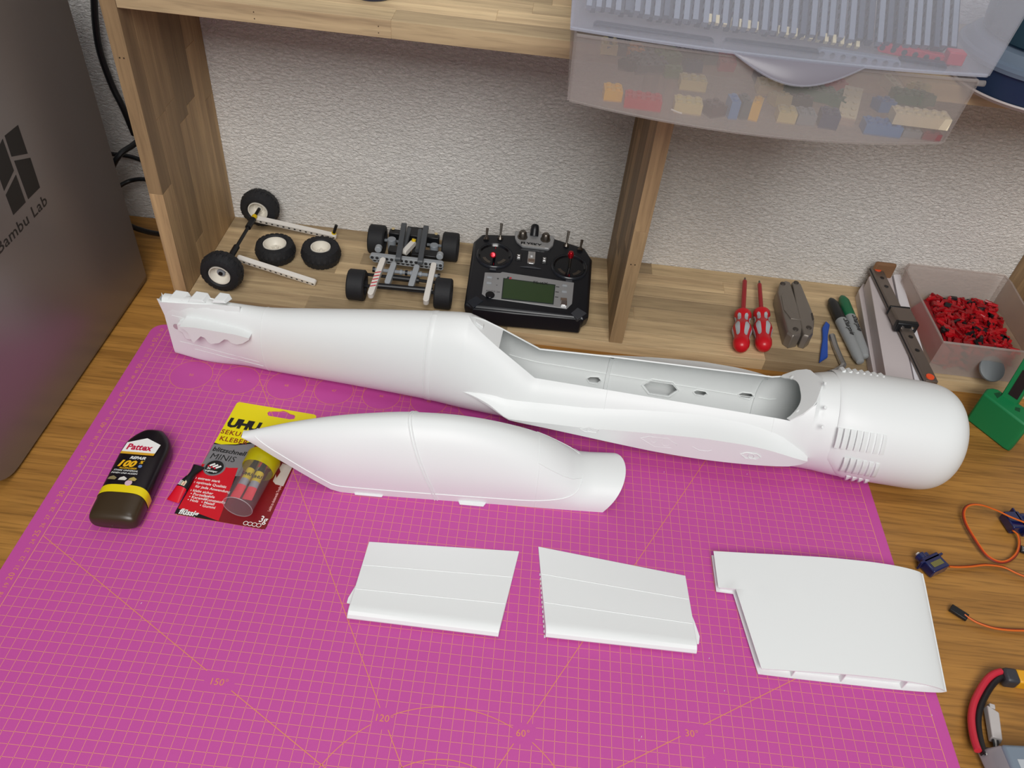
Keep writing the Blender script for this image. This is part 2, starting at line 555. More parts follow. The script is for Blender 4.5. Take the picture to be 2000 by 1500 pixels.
for sg in (-1, 1):
    clipped(g2, c0, (43 + sg * 57.3 * math.tan(pi / 6), 57.3), .07, .008, f=lambda x, y: lab(x, y) or y > 50)
    clipped(g2, c0, (43 + sg * 43 * .999, 43), .0001, .008)
for r in (12, 7.5):
    n = 90
    for k in range(n):
        a, b_ = pi * k / n, pi * (k + 1) / n
        p = (43 + r * cos(a), r * sin(a)); q = (43 + r * cos(b_), r * sin(b_))
        if not lab(*p): seg(g2, p, q, .07, .008)
for cx, cy, r in CC:
    n = 40
    for k in range(n):
        a, b_ = 2 * pi * k / n, 2 * pi * (k + 1) / n
        seg(g2, (cx + r * cos(a), cy + r * sin(a)), (cx + r * cos(b_), cy + r * sin(b_)), .055, .008)
g.build('grid_lines', ml, cm_, ang=0, recalc=False)
g2.build('angle_lines', mo, cm_, ang=0, recalc=False)
for a, b_, s_ in ((22, 12, '150\u00b0'), (37, 10.4, '120\u00b0'), (49.2, 10.4, '60\u00b0'), (64.2, 12, '30\u00b0')):
    text(s_, .9, frame((a, b_ - .3, 0), (1, 0, 0), (0, 1, 0)), mo, cm_, 'angle_number', align='CENTER', th=.01)
for i, (cx, cy, r) in enumerate(CC[:9]):
    text(str(50 - i), .55, frame((cx, cy - .2, 0), (1, 0, 0), (0, 1, 0)), mo, cm_, 'circle_number', align='CENTER', th=.01)
for v in range(8, 58):
    big = v % 5 == 0
    text(str(v), .85 if big else .62, frame((-.42, v, 0), (0, 1, 0), (-1, 0, 0)), mo, cm_, 'edge_number', align='CENTER', th=.01)
# mat crumbs of white plastic
cr_ = mat('plastic_crumb', '#f0dfe6', 0.5)
for i, (x, y) in enumerate(((1820, 1397), (1253, 1439), (1248, 1446), (1385, 1286), (1415, 1349), (1297, 922), (1459, 926), (1150, 897), (276, 1178))):
    p = at(x, y, .03)
    o = MB().tube([p + Vector((-.02, -.07, 0)), p + Vector((0, 0, .01)), p + Vector((.02, .08, 0))], .025, n=5).build('plastic_crumb', cr_, None, origin=(p.x, p.y, 0))
    tag(o, 'tiny white plastic crumb lying on the magenta mat', 'crumb', 'plastic crumbs on the mat')
# ------------------------------------------------------------------ white printed fuselage
SL = -0.0735
CA, SA = 1 / sqrt(1 + SL * SL), SL / sqrt(1 + SL * SL)
def FW(X, y, z):
    """station X along the axis, y across (towards the wall), z up"""
    return Vector((X - SA * y, 53.2 + SL * (X - 2.9) + CA * y, z))
def fplane(px, py, y):
    o = FW(50, y, 0); return atp(px, py, o, Vector((-SA, CA, 0)))
fus = thing('aircraft_fuselage', (50, 50, 0), 'long white printed model aircraft fuselage with open cockpit, lying across the mat', 'model aircraft')
XS = [3.0, 4.6, 8, 11, 15.3, 20, 26, 35.2, 39.5, 43, 47.7, 56, 66, 75, 79.3, 81, 83, 86, 90]
T_zb = [.5, 0.35, .05, .1, .25, .35, .45, .4, .3, .25, .2, .1, .05, .02, .02, .02, .02, .02, .02]
T_zt = [9.1, 9.2, 9.35, 9.2, 9.25, 9.95, 11.0, 12.55, 13.15, 13, 12, 12, 12, 12, 11.9, 12.2, 12.4, 12.45, 12.45]
T_b = [.85, 1.0, 1.4, 1.9, 2.5, 2.85, 3.2, 3.8, 4.2, 4.35, 4.5, 4.65, 4.8, 4.9, 5.2, 5.6, 6.0, 6.15, 6.15]
T_zc = [4.6, 4.6, 4.6, 4.6, 4.7, 5.0, 5.2, 5.6, 5.2, 4.9, 4.5, 4.5, 4.6, 4.9, 5.7, 6.1, 6.2, 6.2, 6.2]
T_n = [4, 3.2, 2.5, 2.3, 2.1, 2.1, 2.1, 2.0, 1.85, 1.75, 2.1, 2.2, 2.2, 2.1, 1.9, 1.9, 2.0, 2.0, 2.0]
T_n1 = [9, 9, 4.5, 2.4, 2.2, 2.2, 2.2, 2.2, 2.2, 2.2, 2.2, 2.2, 2.2, 2.2, 2.1, 2.0, 2.0, 2.0, 2.0]
def zcut(X):
    if X < 39.4 or X > 79.4: return None
    return interp(X, [39.4, 47.7, 56, 75, 76.3, 79.4], [13.15, 7.9, 8.2, 8.6, 8.75, 11.9])
def wcut(X):
    return interp(X, [39.4, 40.0, 41, 43, 47.7, 56, 75, 76.3, 77.4, 78.5, 79.4], [0, .65, 1.15, 1.7, 2.6, 2.95, 3.5, 3.75, 3.6, 2.85, 0])
def sect(X, K=22, off=0.0, phi_max=None):
    zb, zt, b, zc, n, n1 = [spline(X, XS, T) for T in (T_zb, T_zt, T_b, T_zc, T_n, T_n1)]
    zs = zcut(X); ph = pi
    if zs is not None and 39.4 < X < 79.4:
        ws = max(wcut(X), .02)
        rel = (1 - (ws / b) ** n) ** (1 / n)
        zt = zc + (zs - zc) / max(rel, .05)
        ph = pi / 2 + math.asin(min(1, rel ** (n / 2)))
    out = []
    for k in range(-K, K + 1):
        a = abs(k) / K * ph; sg = 1 if k > 0 else -1
        if a <= pi / 2:
            y = (b - off) * abs(sin(a)) ** (2 / n1); z = zc - (zc - zb - off) * abs(cos(a)) ** (2 / n1)
        else:
            a -= pi / 2
            y = (b - off) * abs(cos(a)) ** (2 / n); z = zc + (zt - zc - (off if zs is None else 0)) * abs(sin(a)) ** (2 / n)
        out.append((sg * y, z))
    return out
stations = sorted(set([3.0, 3.5, 4.0, 4.6] + [5 + .9 * i for i in range(38)] + [39.3, 39.42, 39.7, 40.0, 40.5, 41, 42, 43, 44, 45, 46, 47, 47.7, 48.5] + [49.5 + 1.5 * i for i in range(18)] + [76.3, 76.8, 77.4, 78, 78.5, 79, 79.38, 79.5, 80, 81, 82, 83.5, 85]))
rings = [[FW(X, y, z) for y, z in sect(X)] for X in stations]
hull = MB(); hull.grid(rings)
n_ = len(rings[0])
hull.add([tuple(p) for p in rings[0]], [tuple(range(n_))])
bm_hull = hull.build('hull', white_print, fus, ang=32)
me = bm_hull.data
bm = bmesh.new(); bm.from_mesh(me); bmesh.ops.remove_doubles(bm, verts=bm.verts, dist=1e-5); bmesh.ops.recalc_face_normals(bm, faces=bm.faces)
# outward check on one mid face
cen = (FW(26, 0, 5.5) - ORG[fus]) * S
f0 = min(bm.faces, key=lambda f: (f.calc_center_median() - (FW(26, -3.2, 5.5) - ORG[fus]) * S).length)
if f0.normal.dot(f0.calc_center_median() - cen) < 0:
    bmesh.ops.reverse_faces(bm, faces=bm.faces)
bm.to_mesh(me); bm.free(); me.shade_smooth(); me.set_sharp_from_angle(angle=radians(32))
md = bm_hull.modifiers.new('thickness', 'SOLIDIFY'); md.thickness = .16 * S; md.offset = -1; md.use_quality_normals = True
# slots through the far wall (towards the wing pad)
def lozenge(x, z, hw, hh):
    t = hw * .55
    return [(x - hw, z), (x - t, z - hh), (x + t, z - hh), (x + hw, z), (x + t, z + hh), (x - t, z + hh)]
cutters = []
for (px, py, hw, hh) in ((1160, 742, .85, .36), (1290, 757, 2.1, .85), (1368, 767, .85, .33), (1457, 773, .9, .36)):
    best = None
    for k in range(60):
        y_ = 1.0 + k * .065; p = fplane(px, py, y_)
        dmin = min(hypot(q[0] - y_, q[1] - p.z) for q in sect(p.x, K=60, off=.17) if q[0] > 0)
        if best is None or dmin < best[0]: best = (dmin, p, y_)
    p, y_ = best[1], best[2]; px_ = p.x + SA * y_
    loz = lozenge(px_, p.z, hw, hh)
    c = MB().loft([[FW(x, y_ + dy, z) for x, z in loz] for dy in (-1.2, 1.6)])
    cutters.append(c.build('slot_cutter', white_print, fus, ang=0))
    # raised rim round the slot on the inner wall
    rim_ = []
    for x, z in [(px_ + (x - px_) * 1.12, p.z + (z - p.z) * 1.2) for x, z in loz]:
        s0_ = [q for q in sect(x, K=60, off=.2) if q[0] > .5]
        q = min(s0_, key=lambda q: abs(q[1] - z) + (5 if q[0] < 2 else 0)); rim_.append(FW(x, q[0], q[1]))
    MB().tube(rim_ + [rim_[0]], .07, n=6).build('slot_rim', white_print, fus)
for co in cutters:
    md = bm_hull.modifiers.new('slot', 'BOOLEAN'); md.operation = 'DIFFERENCE'; md.object = co; md.solver = 'EXACT'
dg = bpy.context.evaluated_depsgraph_get()
nm = bpy.data.meshes.new_from_object(bm_hull.evaluated_get(dg))
bm_hull.modifiers.clear(); bm_hull.data = nm; nm.name = 'hull'
nm.shade_smooth(); nm.set_sharp_from_angle(angle=radians(32))
for co in cutters: bpy.data.objects.remove(co, do_unlink=True)

# rear deck (closed part of the slanted cut) and front deck with an arched edge
d = MB(); rows = []
for X in (39.42, 40, 40.6, 41.3, 42, 42.7, 43.2):
    z = zcut(X) - .12; w_ = wcut(X) - .05
    rows.append([FW(X, -w_ + 2 * w_ * k / 6, z) for k in range(7)])
d.grid(rows)
d.build('rear_deck', white_print, fus, solid=.14)
p = FW(40.6, -.1, zcut(40.6))
MB().hexa([FW(40.2, -.35, zcut(40.2) - .1), FW(41.1, -.35, zcut(41.1) - .1), FW(41.1, .2, zcut(41.1) - .1), FW(40.2, .2, zcut(40.2) - .1)],
          [FW(40.2, -.35, zcut(40.2) + .18), FW(41.1, -.35, zcut(41.1) + .18), FW(41.1, .2, zcut(41.1) + .18), FW(40.2, .2, zcut(40.2) + .18)]).build('latch_tab', white_print, fus, bev=.05)
d = MB(); r0 = []; r1 = []; r2 = []
for k in range(25):
    t = -1 + 2 * k / 24
    # outer edge of the band follows the hull cut, inner edge is the arch of the opening
    Xo = 76.3 + 3.05 * (1 - abs(t) ** 2.6)
    yo = (1 if t > 0 else -1) * wcut(Xo) if abs(t) > 1e-6 else 0
    Xi = 76.0 + 1.5 * (1 - abs(t) ** 3.2); yi = t * 3.45
    zi = interp(Xi, [76.0, 76.3, 79.4], [8.66, 8.75, 11.9])
    r0.append(FW(Xi, yi, zi)); r2.append(FW(Xo, yo, zcut(min(Xo, 79.38))))
    r1.append((r0[-1] + r2[-1]) / 2)
d.grid([r0, r1, r2])
d.build('front_deck', white_print, fus, solid=.16)
for yy in (-3.1, 3.1):
    c = FW(77.0, yy * .9, zcut(77.0) + .02)
    MB().lathe([(0, .32), (.12, .3), (.2, .16), (.22, .02)], c, (-.6, 0, .8), n=16).build('peg', white_print, fus)

# stringers along the inner wall, frames at the joints, seam rings outside
for fr, lo, hi in ((.60, 44, 77), (.36, 45, 77), (.16, 47, 77)):
    P = []
    for i in range(40):
        X = lo + (hi - lo) * i / 39
        s_ = sect(X, off=.22); k = 22 + int(round(22 * fr)); P.append(FW(X, s_[k][0], s_[k][1]))
    MB().tube(P, .05, n=6).build('stringer', white_print, fus)
for X in (56.35, 74.6):
    s_ = sect(X, off=.17)
    a = [FW(X - .25, y, z) for y, z in s_[2:-2]]; b_ = [FW(X - .2, y * .965, 4.8 + (z - 4.8) * .965) for y, z in s_[2:-2]]
    c_ = [FW(X + .2, y * .965, 4.8 + (z - 4.8) * .965) for y, z in s_[2:-2]]; e_ = [FW(X + .25, y, z) for y, z in s_[2:-2]]
    MB().grid([a, b_, c_, e_]).build('frame_rib', white_print, fus)
for X in (15.3, 35.0, 56.0, 74.6):
    s_ = sect(X, off=-.015)
    P = [FW(X, y, z) for y, z in s_]
    MB().tube(P, .035, n=6).build('seam_ring', white_print, fus)
s_ = None
for X in (35.4,):
    r_ = []
    for dx, o_ in ((-.35, .0), (-.25, -.05), (.25, -.05), (.35, .0)):
        r_.append([FW(X + dx, y, z) for y, z in sect(X + dx, off=o_)])
    MB().grid(r_).build('joint_band', white_print, fus)

# cowling with a slanted rear edge and blunt rounded nose
NT = 72; rows = []
def cx0(a):   # a: angle from top, 0..pi
    z = cos(a)
    return 81.0 if z > -.05 else 81.0 + 3.9 * min(1, (-.05 - z) / .85)
for t in (0, .02, .1, .2, .35, .5, .7, 1.0):
    row = []
    for i in range(NT):
        a = 2 * pi * i / NT; x0 = cx0(abs(a if a <= pi else 2 * pi - a))
        X = x0 + (91.3 - x0) * t
        b = spline(X, XS, T_b) + .07; zt = spline(X, XS, T_zt) + .07; zc = spline(X, XS, T_zc); zb = 0.0
        if t == 0: b -= .09; zt -= .09; zb += .06
        y = b * sin(a); z = zc + (zt - zc) * cos(a) if cos(a) > 0 else zc + (zc - zb) * cos(a)
        row.append(FW(X, y, z))
    rows.append(row)
for k in range(1, 17):
    t = sin(pi / 2 * k / 16); X = 91.3 + 5.3 * t
    r = 6.22 * (1 - t ** 3.0) ** (1 / 2.2) if k < 16 else .02
    rows.append([FW(X, r * sin(2 * pi * i / NT), 6.24 + r * cos(2 * pi * i / NT)) for i in range(NT)])
MB().loft(rows, caps=False).build('cowling', white_print, fus, ang=40)
def cowl_pt(px, py, rad=6.22):
    """first hit of a sight line with the cowling cylinder"""
    dr = ray(px, py); n = Vector((-SA, CA, 0)); o = FW(86, 0, 6.22)
    q = CV - o; y0 = q.dot(n); dy = dr.dot(n); z0 = q.z; dz = dr.z
    A = dy * dy + dz * dz; B = 2 * (y0 * dy + z0 * dz); C_ = y0 * y0 + z0 * z0 - rad * rad
    D = B * B - 4 * A * C_
    t = (-B - sqrt(max(D, 0))) / (2 * A)
    P = CV + dr * t
    q = P - o
    return q.dot(Vector((CA, SA, 0))) + 0.0, atan2(q.dot(n), q.z)   # distance along axis from X=86, angle from top
def louvre(px0, py0, px1, py1, wid, h, nm):
    s0, a0 = cowl_pt(px0, py0); s1, a1 = cowl_pt(px1, py1)
    ax = Vector((CA, SA, 0)); n = Vector((-SA, CA, 0)); o = FW(86, 0, 6.22)
    K = 7; A_ = []; B_ = []; C_ = []; D_ = []
    for k in range(K + 1):
        t = k / K; s = s0 + (s1 - s0) * t; a = a0 + (a1 - a0) * t
        e = h * min(1, 4 * t, 4 * (1 - t)) ** .5 if h > .15 else h * (1 if 0 < k < K else .25)
        P = lambda r, ds: o + ax * (s + ds) + (n * sin(a) + Vector((0, 0, cos(a)))) * r
        A_.append(P(6.2, 0)); B_.append(P(6.27 + e, .02)); C_.append(P(6.27 + e * .75, wid * .5)); D_.append(P(6.2, wid))
    b = MB(); b.loft([[A_[k], B_[k], C_[k], D_[k]] for k in range(K + 1)])
    b.build(nm, white_print, fus, ang=30)
slit = mat('slit_shadow_gap', '#6f6258', 0.9)
for i in range(8):
    x = 1637 + 12.6 * i; y = 835 + 1.9 * i
    louvre(x, y, x - 9, y + 39, .56, .09, 'louvre')
for i in range(6):
    x = 1649 + 12.3 * i; y = 893 + 2.2 * i
    louvre(x, y, x - 11, y + 27, .58, .2, 'louvre')
for i in range(4):
    x = 1649 + 12.3 * i; y = 929 + 2.4 * i
    louvre(x + 4, y, x - 2, y + 16, .58, .22, 'louvre')
for i in range(7):   # far side louvres seen as small bumps on the skyline
    x = 1619 + 13.2 * i; y = 728.5 + 1.1 * i
    p = at(x, y + 2, 12.2)
    p = FW(81.9 + .72 * i, 2.6, 12.0)
    MB().hexa([p + Vector((-.2, -.4, -.3)), p + Vector((.2, -.4, -.3)), p + Vector((.2, .8, -.9)), p + Vector((-.2, .8, -.9))],
              [p + Vector((-.15, -.3, .0)), p + Vector((.2, -.3, .22)), p + Vector((.2, .8, -.2)), p + Vector((-.15, .8, -.4))]).build('louvre', white_print, fus, bev=.05)
for (px, py) in ((1612, 750), (1612, 796), (1607, 834)):
    s0, a0 = cowl_pt(px, py); o_ = FW(86, 0, 6.22) + Vector((CA, SA, 0)) * s0 + (Vector((-SA, CA, 0)) * sin(a0) + Vector((0, 0, cos(a0)))) * 6.2
    nn = (Vector((-SA, CA, 0)) * sin(a0) + Vector((0, 0, cos(a0))))
    MB().lathe([(0, .2), (.12, .18), (.13, .1), (.08, .05)], o_, nn, n=12).build('rivet', white_print, fus)

# wing root pads (near one visible, far one mirrored)
PX = [39.6, 41.2, 43, 45.4, 50, 54, 58, 62, 65, 68, 71, 73.8, 76, 77.5, 78.6, 79.3]
Pzu = [5.45, 5.4, 5.1, 4.4, 4.75, 5.06, 5.6, 6.1, 6.4, 6.6, 6.6, 6.4, 6.0, 5.6, 5.2, 4.8]
Pzl = [5.35, 5.2, 4.8, 4.25, 3.95, 3.7, 3.45, 3.25, 3.2, 3.25, 3.4, 3.65, 3.95, 4.2, 4.5, 4.7]
Pp = [4.15, 4.6, 5.2, 6.3, 6.35, 6.4, 6.45, 6.5, 6.5, 6.5, 6.45, 6.4, 6.35, 6.25, 6.0, 5.6]
def halfw(X, z):
    q = [p for p in sect(X, K=40) if p[0] >= 0]
    for i in range(len(q) - 1):
        if q[i][1] <= z <= q[i + 1][1]:
            t = (z - q[i][1]) / max(1e-6, q[i + 1][1] - q[i][1]); return q[i][0] + (q[i + 1][0] - q[i][0]) * t
    return q[-1][0] if z > q[-1][1] else .5
def padp(X): return interp(X, PX, Pp)
for sg in (-1, 1):
    rg = []
    for i in range(61):
        X = 39.6 + (79.3 - 39.6) * i / 60
        zu, zl, p_ = spline(X, PX, Pzu), spline(X, PX, Pzl), interp(X, PX, Pp)
        if sg > 0: zl = zl - interp(X, [45, 48, 76, 79], [0, 1.9, 1.5, 0])
        j = interp(X, [39.6, 45.4, 60, 76, 79.3], [.15, 1.3, 1.4, 1.1, .3])
        yt = halfw(X, zu + j) - .1; yb_ = halfw(X, zl - .2) - .1
        pts = [(yt, zu + j), (yt + (p_ - yt) * .25, zu + j * .55), (yt + (p_ - yt) * .55, zu + j * .22), (p_, zu), (p_, zl), (yb_ + (p_ - yb_) * .5, zl - .12), (min(yb_, p_), zl - .2)]
        rg.append([FW(X, sg * y, z) for y, z in pts])
    if sg > 0: rg = rg[::-1]
    MB().grid(rg).build('wing_root_pad', white_print, fus, ang=24)
def face_line(pix, r, closed=True, y=-6.47):
    P = [fplane(x, yy, y) for x, yy in pix]
    if closed: P = P + [P[0]]
    MB().tube(P, r, n=5).build('raised_outline', white_print, fus)
def circ(cx, cy, rx, ry, n=16): return [(cx + rx * cos(2 * pi * i / n), cy + ry * sin(2 * pi * i / n)) for i in range(n)]
face_line([(1251, 856), (1268, 852), (1304, 857), (1322, 868), (1312, 875), (1278, 872)], .05)
face_line(circ(1277, 859, 6, 5), .05); face_line(circ(1301, 863, 9, 8), .05)
face_line([(1352, 872), (1365, 879), (1382, 881), (1390, 879)], .06, False)
face_line([(1446, 887), (1458, 884), (1478, 887), (1486, 893), (1476, 897), (1456, 895)], .05); face_line(circ(1467, 891, 6, 4), .045)
face_line([(1133, 838), (1150, 835), (1170, 839), (1165, 845), (1142, 843)], .045, y=-6.43); face_line(circ(1152, 840, 5, 3), .04, y=-6.43)

# tail: fin saddle on top, stub for the tailplane at the side
def TW(px, py, y): return fplane(px, py, y)
near_top = [TW(x, y, -1.15 + .11 * i) for i, (x, y) in enumerate(((306, 583), (312, 590), (345, 592), (380, 594), (410, 595), (440, 596), (468, 599)))]
far_top = [TW(x, y, 1.0 - .1 * i) for i, (x, y) in enumerate(((315, 571), (320, 578), (350, 578), (385, 580), (412, 582), (440, 588), (468, 597)))]
b = MB()
lowN = [FW(p.x + .3, -(spline(p.x, XS, T_b) - .08), 6.2) for p in near_top]; lowF = [FW(p.x + .3, spline(p.x, XS, T_b) - .08, 6.2) for p in far_top]
inN = [p + Vector((.1, .25, -.2)) for p in near_top]; inF = [p + Vector((.1, -.25, -.2)) for p in far_top]
b.loft([[lowN[i], near_top[i], inN[i], inF[i], far_top[i], lowF[i]] for i in range(7)])
b.build('fin_saddle', white_print, fus, ang=30)
for (x0, x1, y0, y1, h) in ((326, 366, 577, 590, .75), (366, 404, 579, 592, .72), (412, 445, 582, 593, .6)):
    A = TW(x0, y1 - 1, -.6); B_ = TW(x1 - 4, y1, -.6)
    b = MB()
    lo = [A, B_, FW(B_.x + .3, .7, A.z), FW(A.x + .3, .7, A.z)]
    hi = [A + Vector((.3, .1, h * .7)), A + Vector(((B_.x - A.x) * .8, .1, h * .7)), FW(A.x + (B_.x - A.x) * .8 + .3, .9, A.z + h), FW(A.x + .6, .9, A.z + h)]
    b.hexa(lo, hi).build('saddle_tab', white_print, fus, bev=.08)
# tailplane stub
prof_t = [(350, 632), (380, 634), (420, 641), (460, 648), (486, 655)]
prof_b = [(486, 664), (474, 671), (462, 673), (452, 670), (445, 664), (438, 663), (428, 670), (412, 672), (406, 668), (400, 660), (392, 657), (384, 664), (378, 670), (372, 662), (367, 650), (358, 643), (350, 640)]
out = [TW(x, y + 6, -3.0) for x, y in prof_t] + [TW(x, y, -3.0) for x, y in prof_b]
ins = []
for p in out:
    q = p + Vector((0, 0, 0)); n = Vector((-SA, CA, 0))
    ins.append(p + n * 2.4)
MB().loft([out, ins]).build('tailplane_stub', white_print, fus, ang=25)
out2 = [TW(x, y, -1.9) for x, y in ((345, 634), (356, 632), (372, 640), (378, 655), (372, 664), (362, 662), (356, 650), (347, 645))]
MB().loft([out2, [p + Vector((-SA, CA, 0)) * 1.1 for p in out2]]).build('stub_bracket', white_print, fus, bev=.06)
p = TW(345, 638, -1.02)
MB().lathe([(0, .42), (.02, .42)], p, (SA, -CA, 0), n=20).build('hinge_hole', mat('hole_shade', '#b9a3ab', 0.8), fus)
for X0, X1, z in ((4.2, 14.6, 2.9), (6, 15, 2.2), (4, 9, 6.9)):
    P = []
    for i in range(12):
        X = X0 + (X1 - X0) * i / 11; s_ = sect(X, K=40, off=-.01)
        k = min(range(41), key=lambda k: abs(s_[k][1] - z)); P.append(FW(X, s_[k][0], z))
    MB().tube(P, .025, n=5).build('panel_line', white_print, fus)

# ------------------------------------------------------------------ canopy hatch
CS = .075; CC1, CS1 = 1 / sqrt(1 + CS * CS), CS / sqrt(1 + CS * CS)
def HW(X, y, z): return Vector((X - CS1 * y, 36.3 + CS * (X - 17.2) + CC1 * y, z))
can = thing('canopy_hatch', (38, 37, 0), 'white printed bubble canopy hatch lying on the mat in front of the fuselage', 'model aircraft part')
HX = [17.2, 18.5, 20, 22, 24.5, 26.9, 31, 35, 40, 45, 49, 52, 54, 56.2]
Hzt = [5.5, 6.0, 6.5, 7.15, 7.8, 8.35, 9.05, 9.45, 9.3, 8.3, 6.75, 4.75, 3.4, 3.45]
Hw = [.5, .75, 1.2, 1.7, 2.3, 2.75, 3.0, 3.15, 3.3, 3.45, 3.6, 3.7, 3.75, 3.8]
def hzb(X): return interp(X, [17.2, 26.9], [5.4, 0.0])
def hsec(X, K=20, off=0.0):
    w_, zt, zb = spline(X, HX, Hw) + off, spline(X, HX, Hzt) + off, hzb(X)
    out = []
    bul = interp(X, [17, 27, 35, 48, 54], [.05, .2, .22, .12, .02])
    for k in range(2 * K + 1):
        a = pi * k / (2 * K)
        y = -w_ * cos(a) * (1 + bul * sin(2 * min(a, pi - a)) ** 1.0); z = zb + (zt - zb) * sin(a) ** .9
        sh = 2.3 * sin(a) * interp(X, [53.8, 56.2], [0, 1])
        out.append((X + sh, y, z))
    return out
hx = [17.2, 17.5, 18, 18.7, 19.5] + [20.5 + 1.0 * i for i in range(36)] + [56.2]
MB().grid([[HW(*p) for p in hsec(X)] for X in hx]).build('canopy_shell', white_print, can, ang=40, solid=.14)
def hpt(X, dz, side=-1):
    s_ = hsec(X, off=.02); h = s_[:21] if side < 0 else s_[20:][::-1]
    zb = hzb(X)
    for i in range(20):
        if h[i][2] - zb <= dz <= h[i + 1][2] - zb:
            t = (dz - h[i][2] + zb) / (h[i + 1][2] - h[i][2]); return HW(*[h[i][q] + (h[i + 1][q] - h[i][q]) * t for q in range(3)])
    return HW(*h[20])
for sd in (-1, 1):
    P = [hpt(X, 1.15, sd) for X in [18.6 + (45.5 - 18.6) * i / 40 for i in range(41)]]
    for i in range(1, 22):
        t = i / 21; X = 45.5 + 8.2 * sin(t * pi / 2); P.append(hpt(X, 1.15 + 2.3 * (1 - cos(t * pi / 2)) ** 1.05, sd))
    MB().tube(P, .055, n=6).build('frame_ridge', white_print, can)
    P = [hpt(X, dz, sd) for X, dz in ((48.5, 5.9), (49.5, 5.3), (50.5, 4.7), (51.5, 4.1), (52.5, 3.6), (53.5, 3.2))]
    MB().tube(P, .045, n=6).build('windscreen_edge', white_print, can)
for dx in (-.14, .14):
    P = []
    for k in range(41):
        a = pi * k / 40; X = 37.9 - 3.1 * sin(a) + dx
        q = hsec(X, off=.02)[k]; P.append(HW(X, q[1], q[2]))
    MB().tube(P, .09, n=6).build('seam_band', white_print, can)
P = [HW(*q) for q in hsec(48.6, off=.0)]
MB().tube(P, .03, n=5).build('seam_line', white_print, can)
for a_, b_ in ((689, 752), (893, 950)):
    q = [at(a_, 962 + (a_ - 689) * .093, .03), at(b_, 962 + (b_ - 689) * .093, .03)]
    MB().hexa([q[0] + Vector((0, .3, 0)), q[0] + Vector((.3, -.32, 0)), q[1] + Vector((-.3, -.32, 0)), q[1] + Vector((0, .3, 0))],
              [q[0] + Vector((0, .3, .16)), q[0] + Vector((.3, -.32, .16)), q[1] + Vector((-.3, -.32, .16)), q[1] + Vector((0, .3, .16))]).build('locating_tab', white_print, can, bev=.04)

# ------------------------------------------------------------------ two flap panels
def panel(name, TL, TR, BR, BL, lab_, tabs, side):
    t = thing(name, ((TL[0] + BR[0]) / 2, (TL[1] + BR[1]) / 2, 0), lab_, 'model aircraft part')
    pr = [(1.0, .02), (1.0, .16), (.66, .52), (.34, .9), (.135, 1.13), (.1, 1.2), (.055, 1.14), (.02, .95), (.0, .62), (.012, .3), (.05, .08), (.12, .02), (.5, .01)]
    rg = []
    for k in (0, .004, .5, .996, 1):
        ring = []
        for v, z in pr:
            L = Vector(BL).lerp(Vector(TL), v); Rr = Vector(BR).lerp(Vector(TR), v)
            q = L.lerp(Rr, k); sc_ = .96 if k in (0, 1) else 1
            ring.append((q.x, q.y, .02 + (z - .02) * sc_))
        rg.append(ring)
    MB().loft(rg).build('panel_skin', white_print, t, ang=22)
    for v, z in ((.335, .905), (.665, .515)):
        a = Vector(BL).lerp(Vector(TL), v); b = Vector(BR).lerp(Vector(TR), v)
        MB().tube([(a.x + .1, a.y, z), (b.x - .1, b.y, z)], .045, n=6).build('raised_line', white_print, t)
    rows = []
    for (x, y, z) in tabs[0]: rows.append((x, y, z))
    MB().hexa([Vector(p) for p in tabs[0]], [Vector(p) + Vector((0, 0, .14)) for p in tabs[0]]).build('skin_lip', white_print, t, bev=.03)
    if side:
        b = MB()
        for i in range(14):
            p = Vector(BL).lerp(Vector(TL), .02 + .05 * i)
            b.box(p.x - .09, p.x + .05, p.y, p.y + .22, .03, .16)
        b.build('rough_edge', white_print, t, ang=0)
    return t
panel('flap_panel', (32.1, 28.2), (47.62, 29.05), (46.25, 18.95), (31.85, 19.15), 'white printed wing panel on the mat, left of the three at the front', [[(32.15, 24.4, .05), (31.85, 23.0, .1), (31.42, 21.5, .14), (31.4, 20.95, .12), (32.1, 20.9, .05)]], False)
panel('flap_panel', (49.6, 29.9), (65.0, 28.3), (65.2, 19.45), (50.75, 19.45), 'white printed wing panel on the mat, middle one of the three at the front', [[(64.9, 24.9, .1), (65.1, 20.7, .1), (65.6, 20.6, .25), (65.75, 21.4, .28), (65.45, 22.9, .2)]], True)

# ------------------------------------------------------------------ hollow wing section at the right
wg = thing('wing_section', (79, 25, 0), 'hollow white printed wing section with open end, right of the three at the front', 'model aircraft part')
def xl(Y): return 68.0 + 0 * Y if Y > 26.7 else 69.75 + (26.7 - Y) * .152
def xr(Y): return 88.75 + (Y - 18.3) * .135
UP = ([0, .15, .35, .58, .75, .88, .95, .985, 1.0], [1.1, 1.35, 1.72, 2.0, 1.95, 1.65, 1.3, 1.0, .72])
LO = ([0, .15, .35, .58, .75, .88, .95, .985, 1.0], [.2, .08, .0, .0, .02, .14, .3, .48, .72])
def wing_z(tab, X, Y):
    c0_ = 68.0 + (26.7 - Y) * .152 if Y < 40 else 68
    t = max(0, (X - (68.0 + (31 - Y) * .08)) / (xr(Y) - (68.0 + (31 - Y) * .08)))
    return spline(t, *tab)
YF_ = [18.25, 19, 21, 23, 25, 26.69, 26.71, 28, 30, 31.1]
def yfar(x): return 0
def skin(tab, name, off):
    rows = []
    for Y in YF_:
        x0, x1 = xl(Y), xr(Y); row = []
        for k in range(33):
            t = k / 32; t = 1 - (1 - t) ** 1.6
            X = x0 + (x1 - x0) * t
            yy = Y + (.25 * (X - 68) / 22 if Y > 30 else 0)
            row.append((X, yy, wing_z(tab, X, Y) + off))
        rows.append(row)
    return MB().grid(rows)
b = skin(UP, '', .01).build('upper_skin', white_print, wg, ang=30)
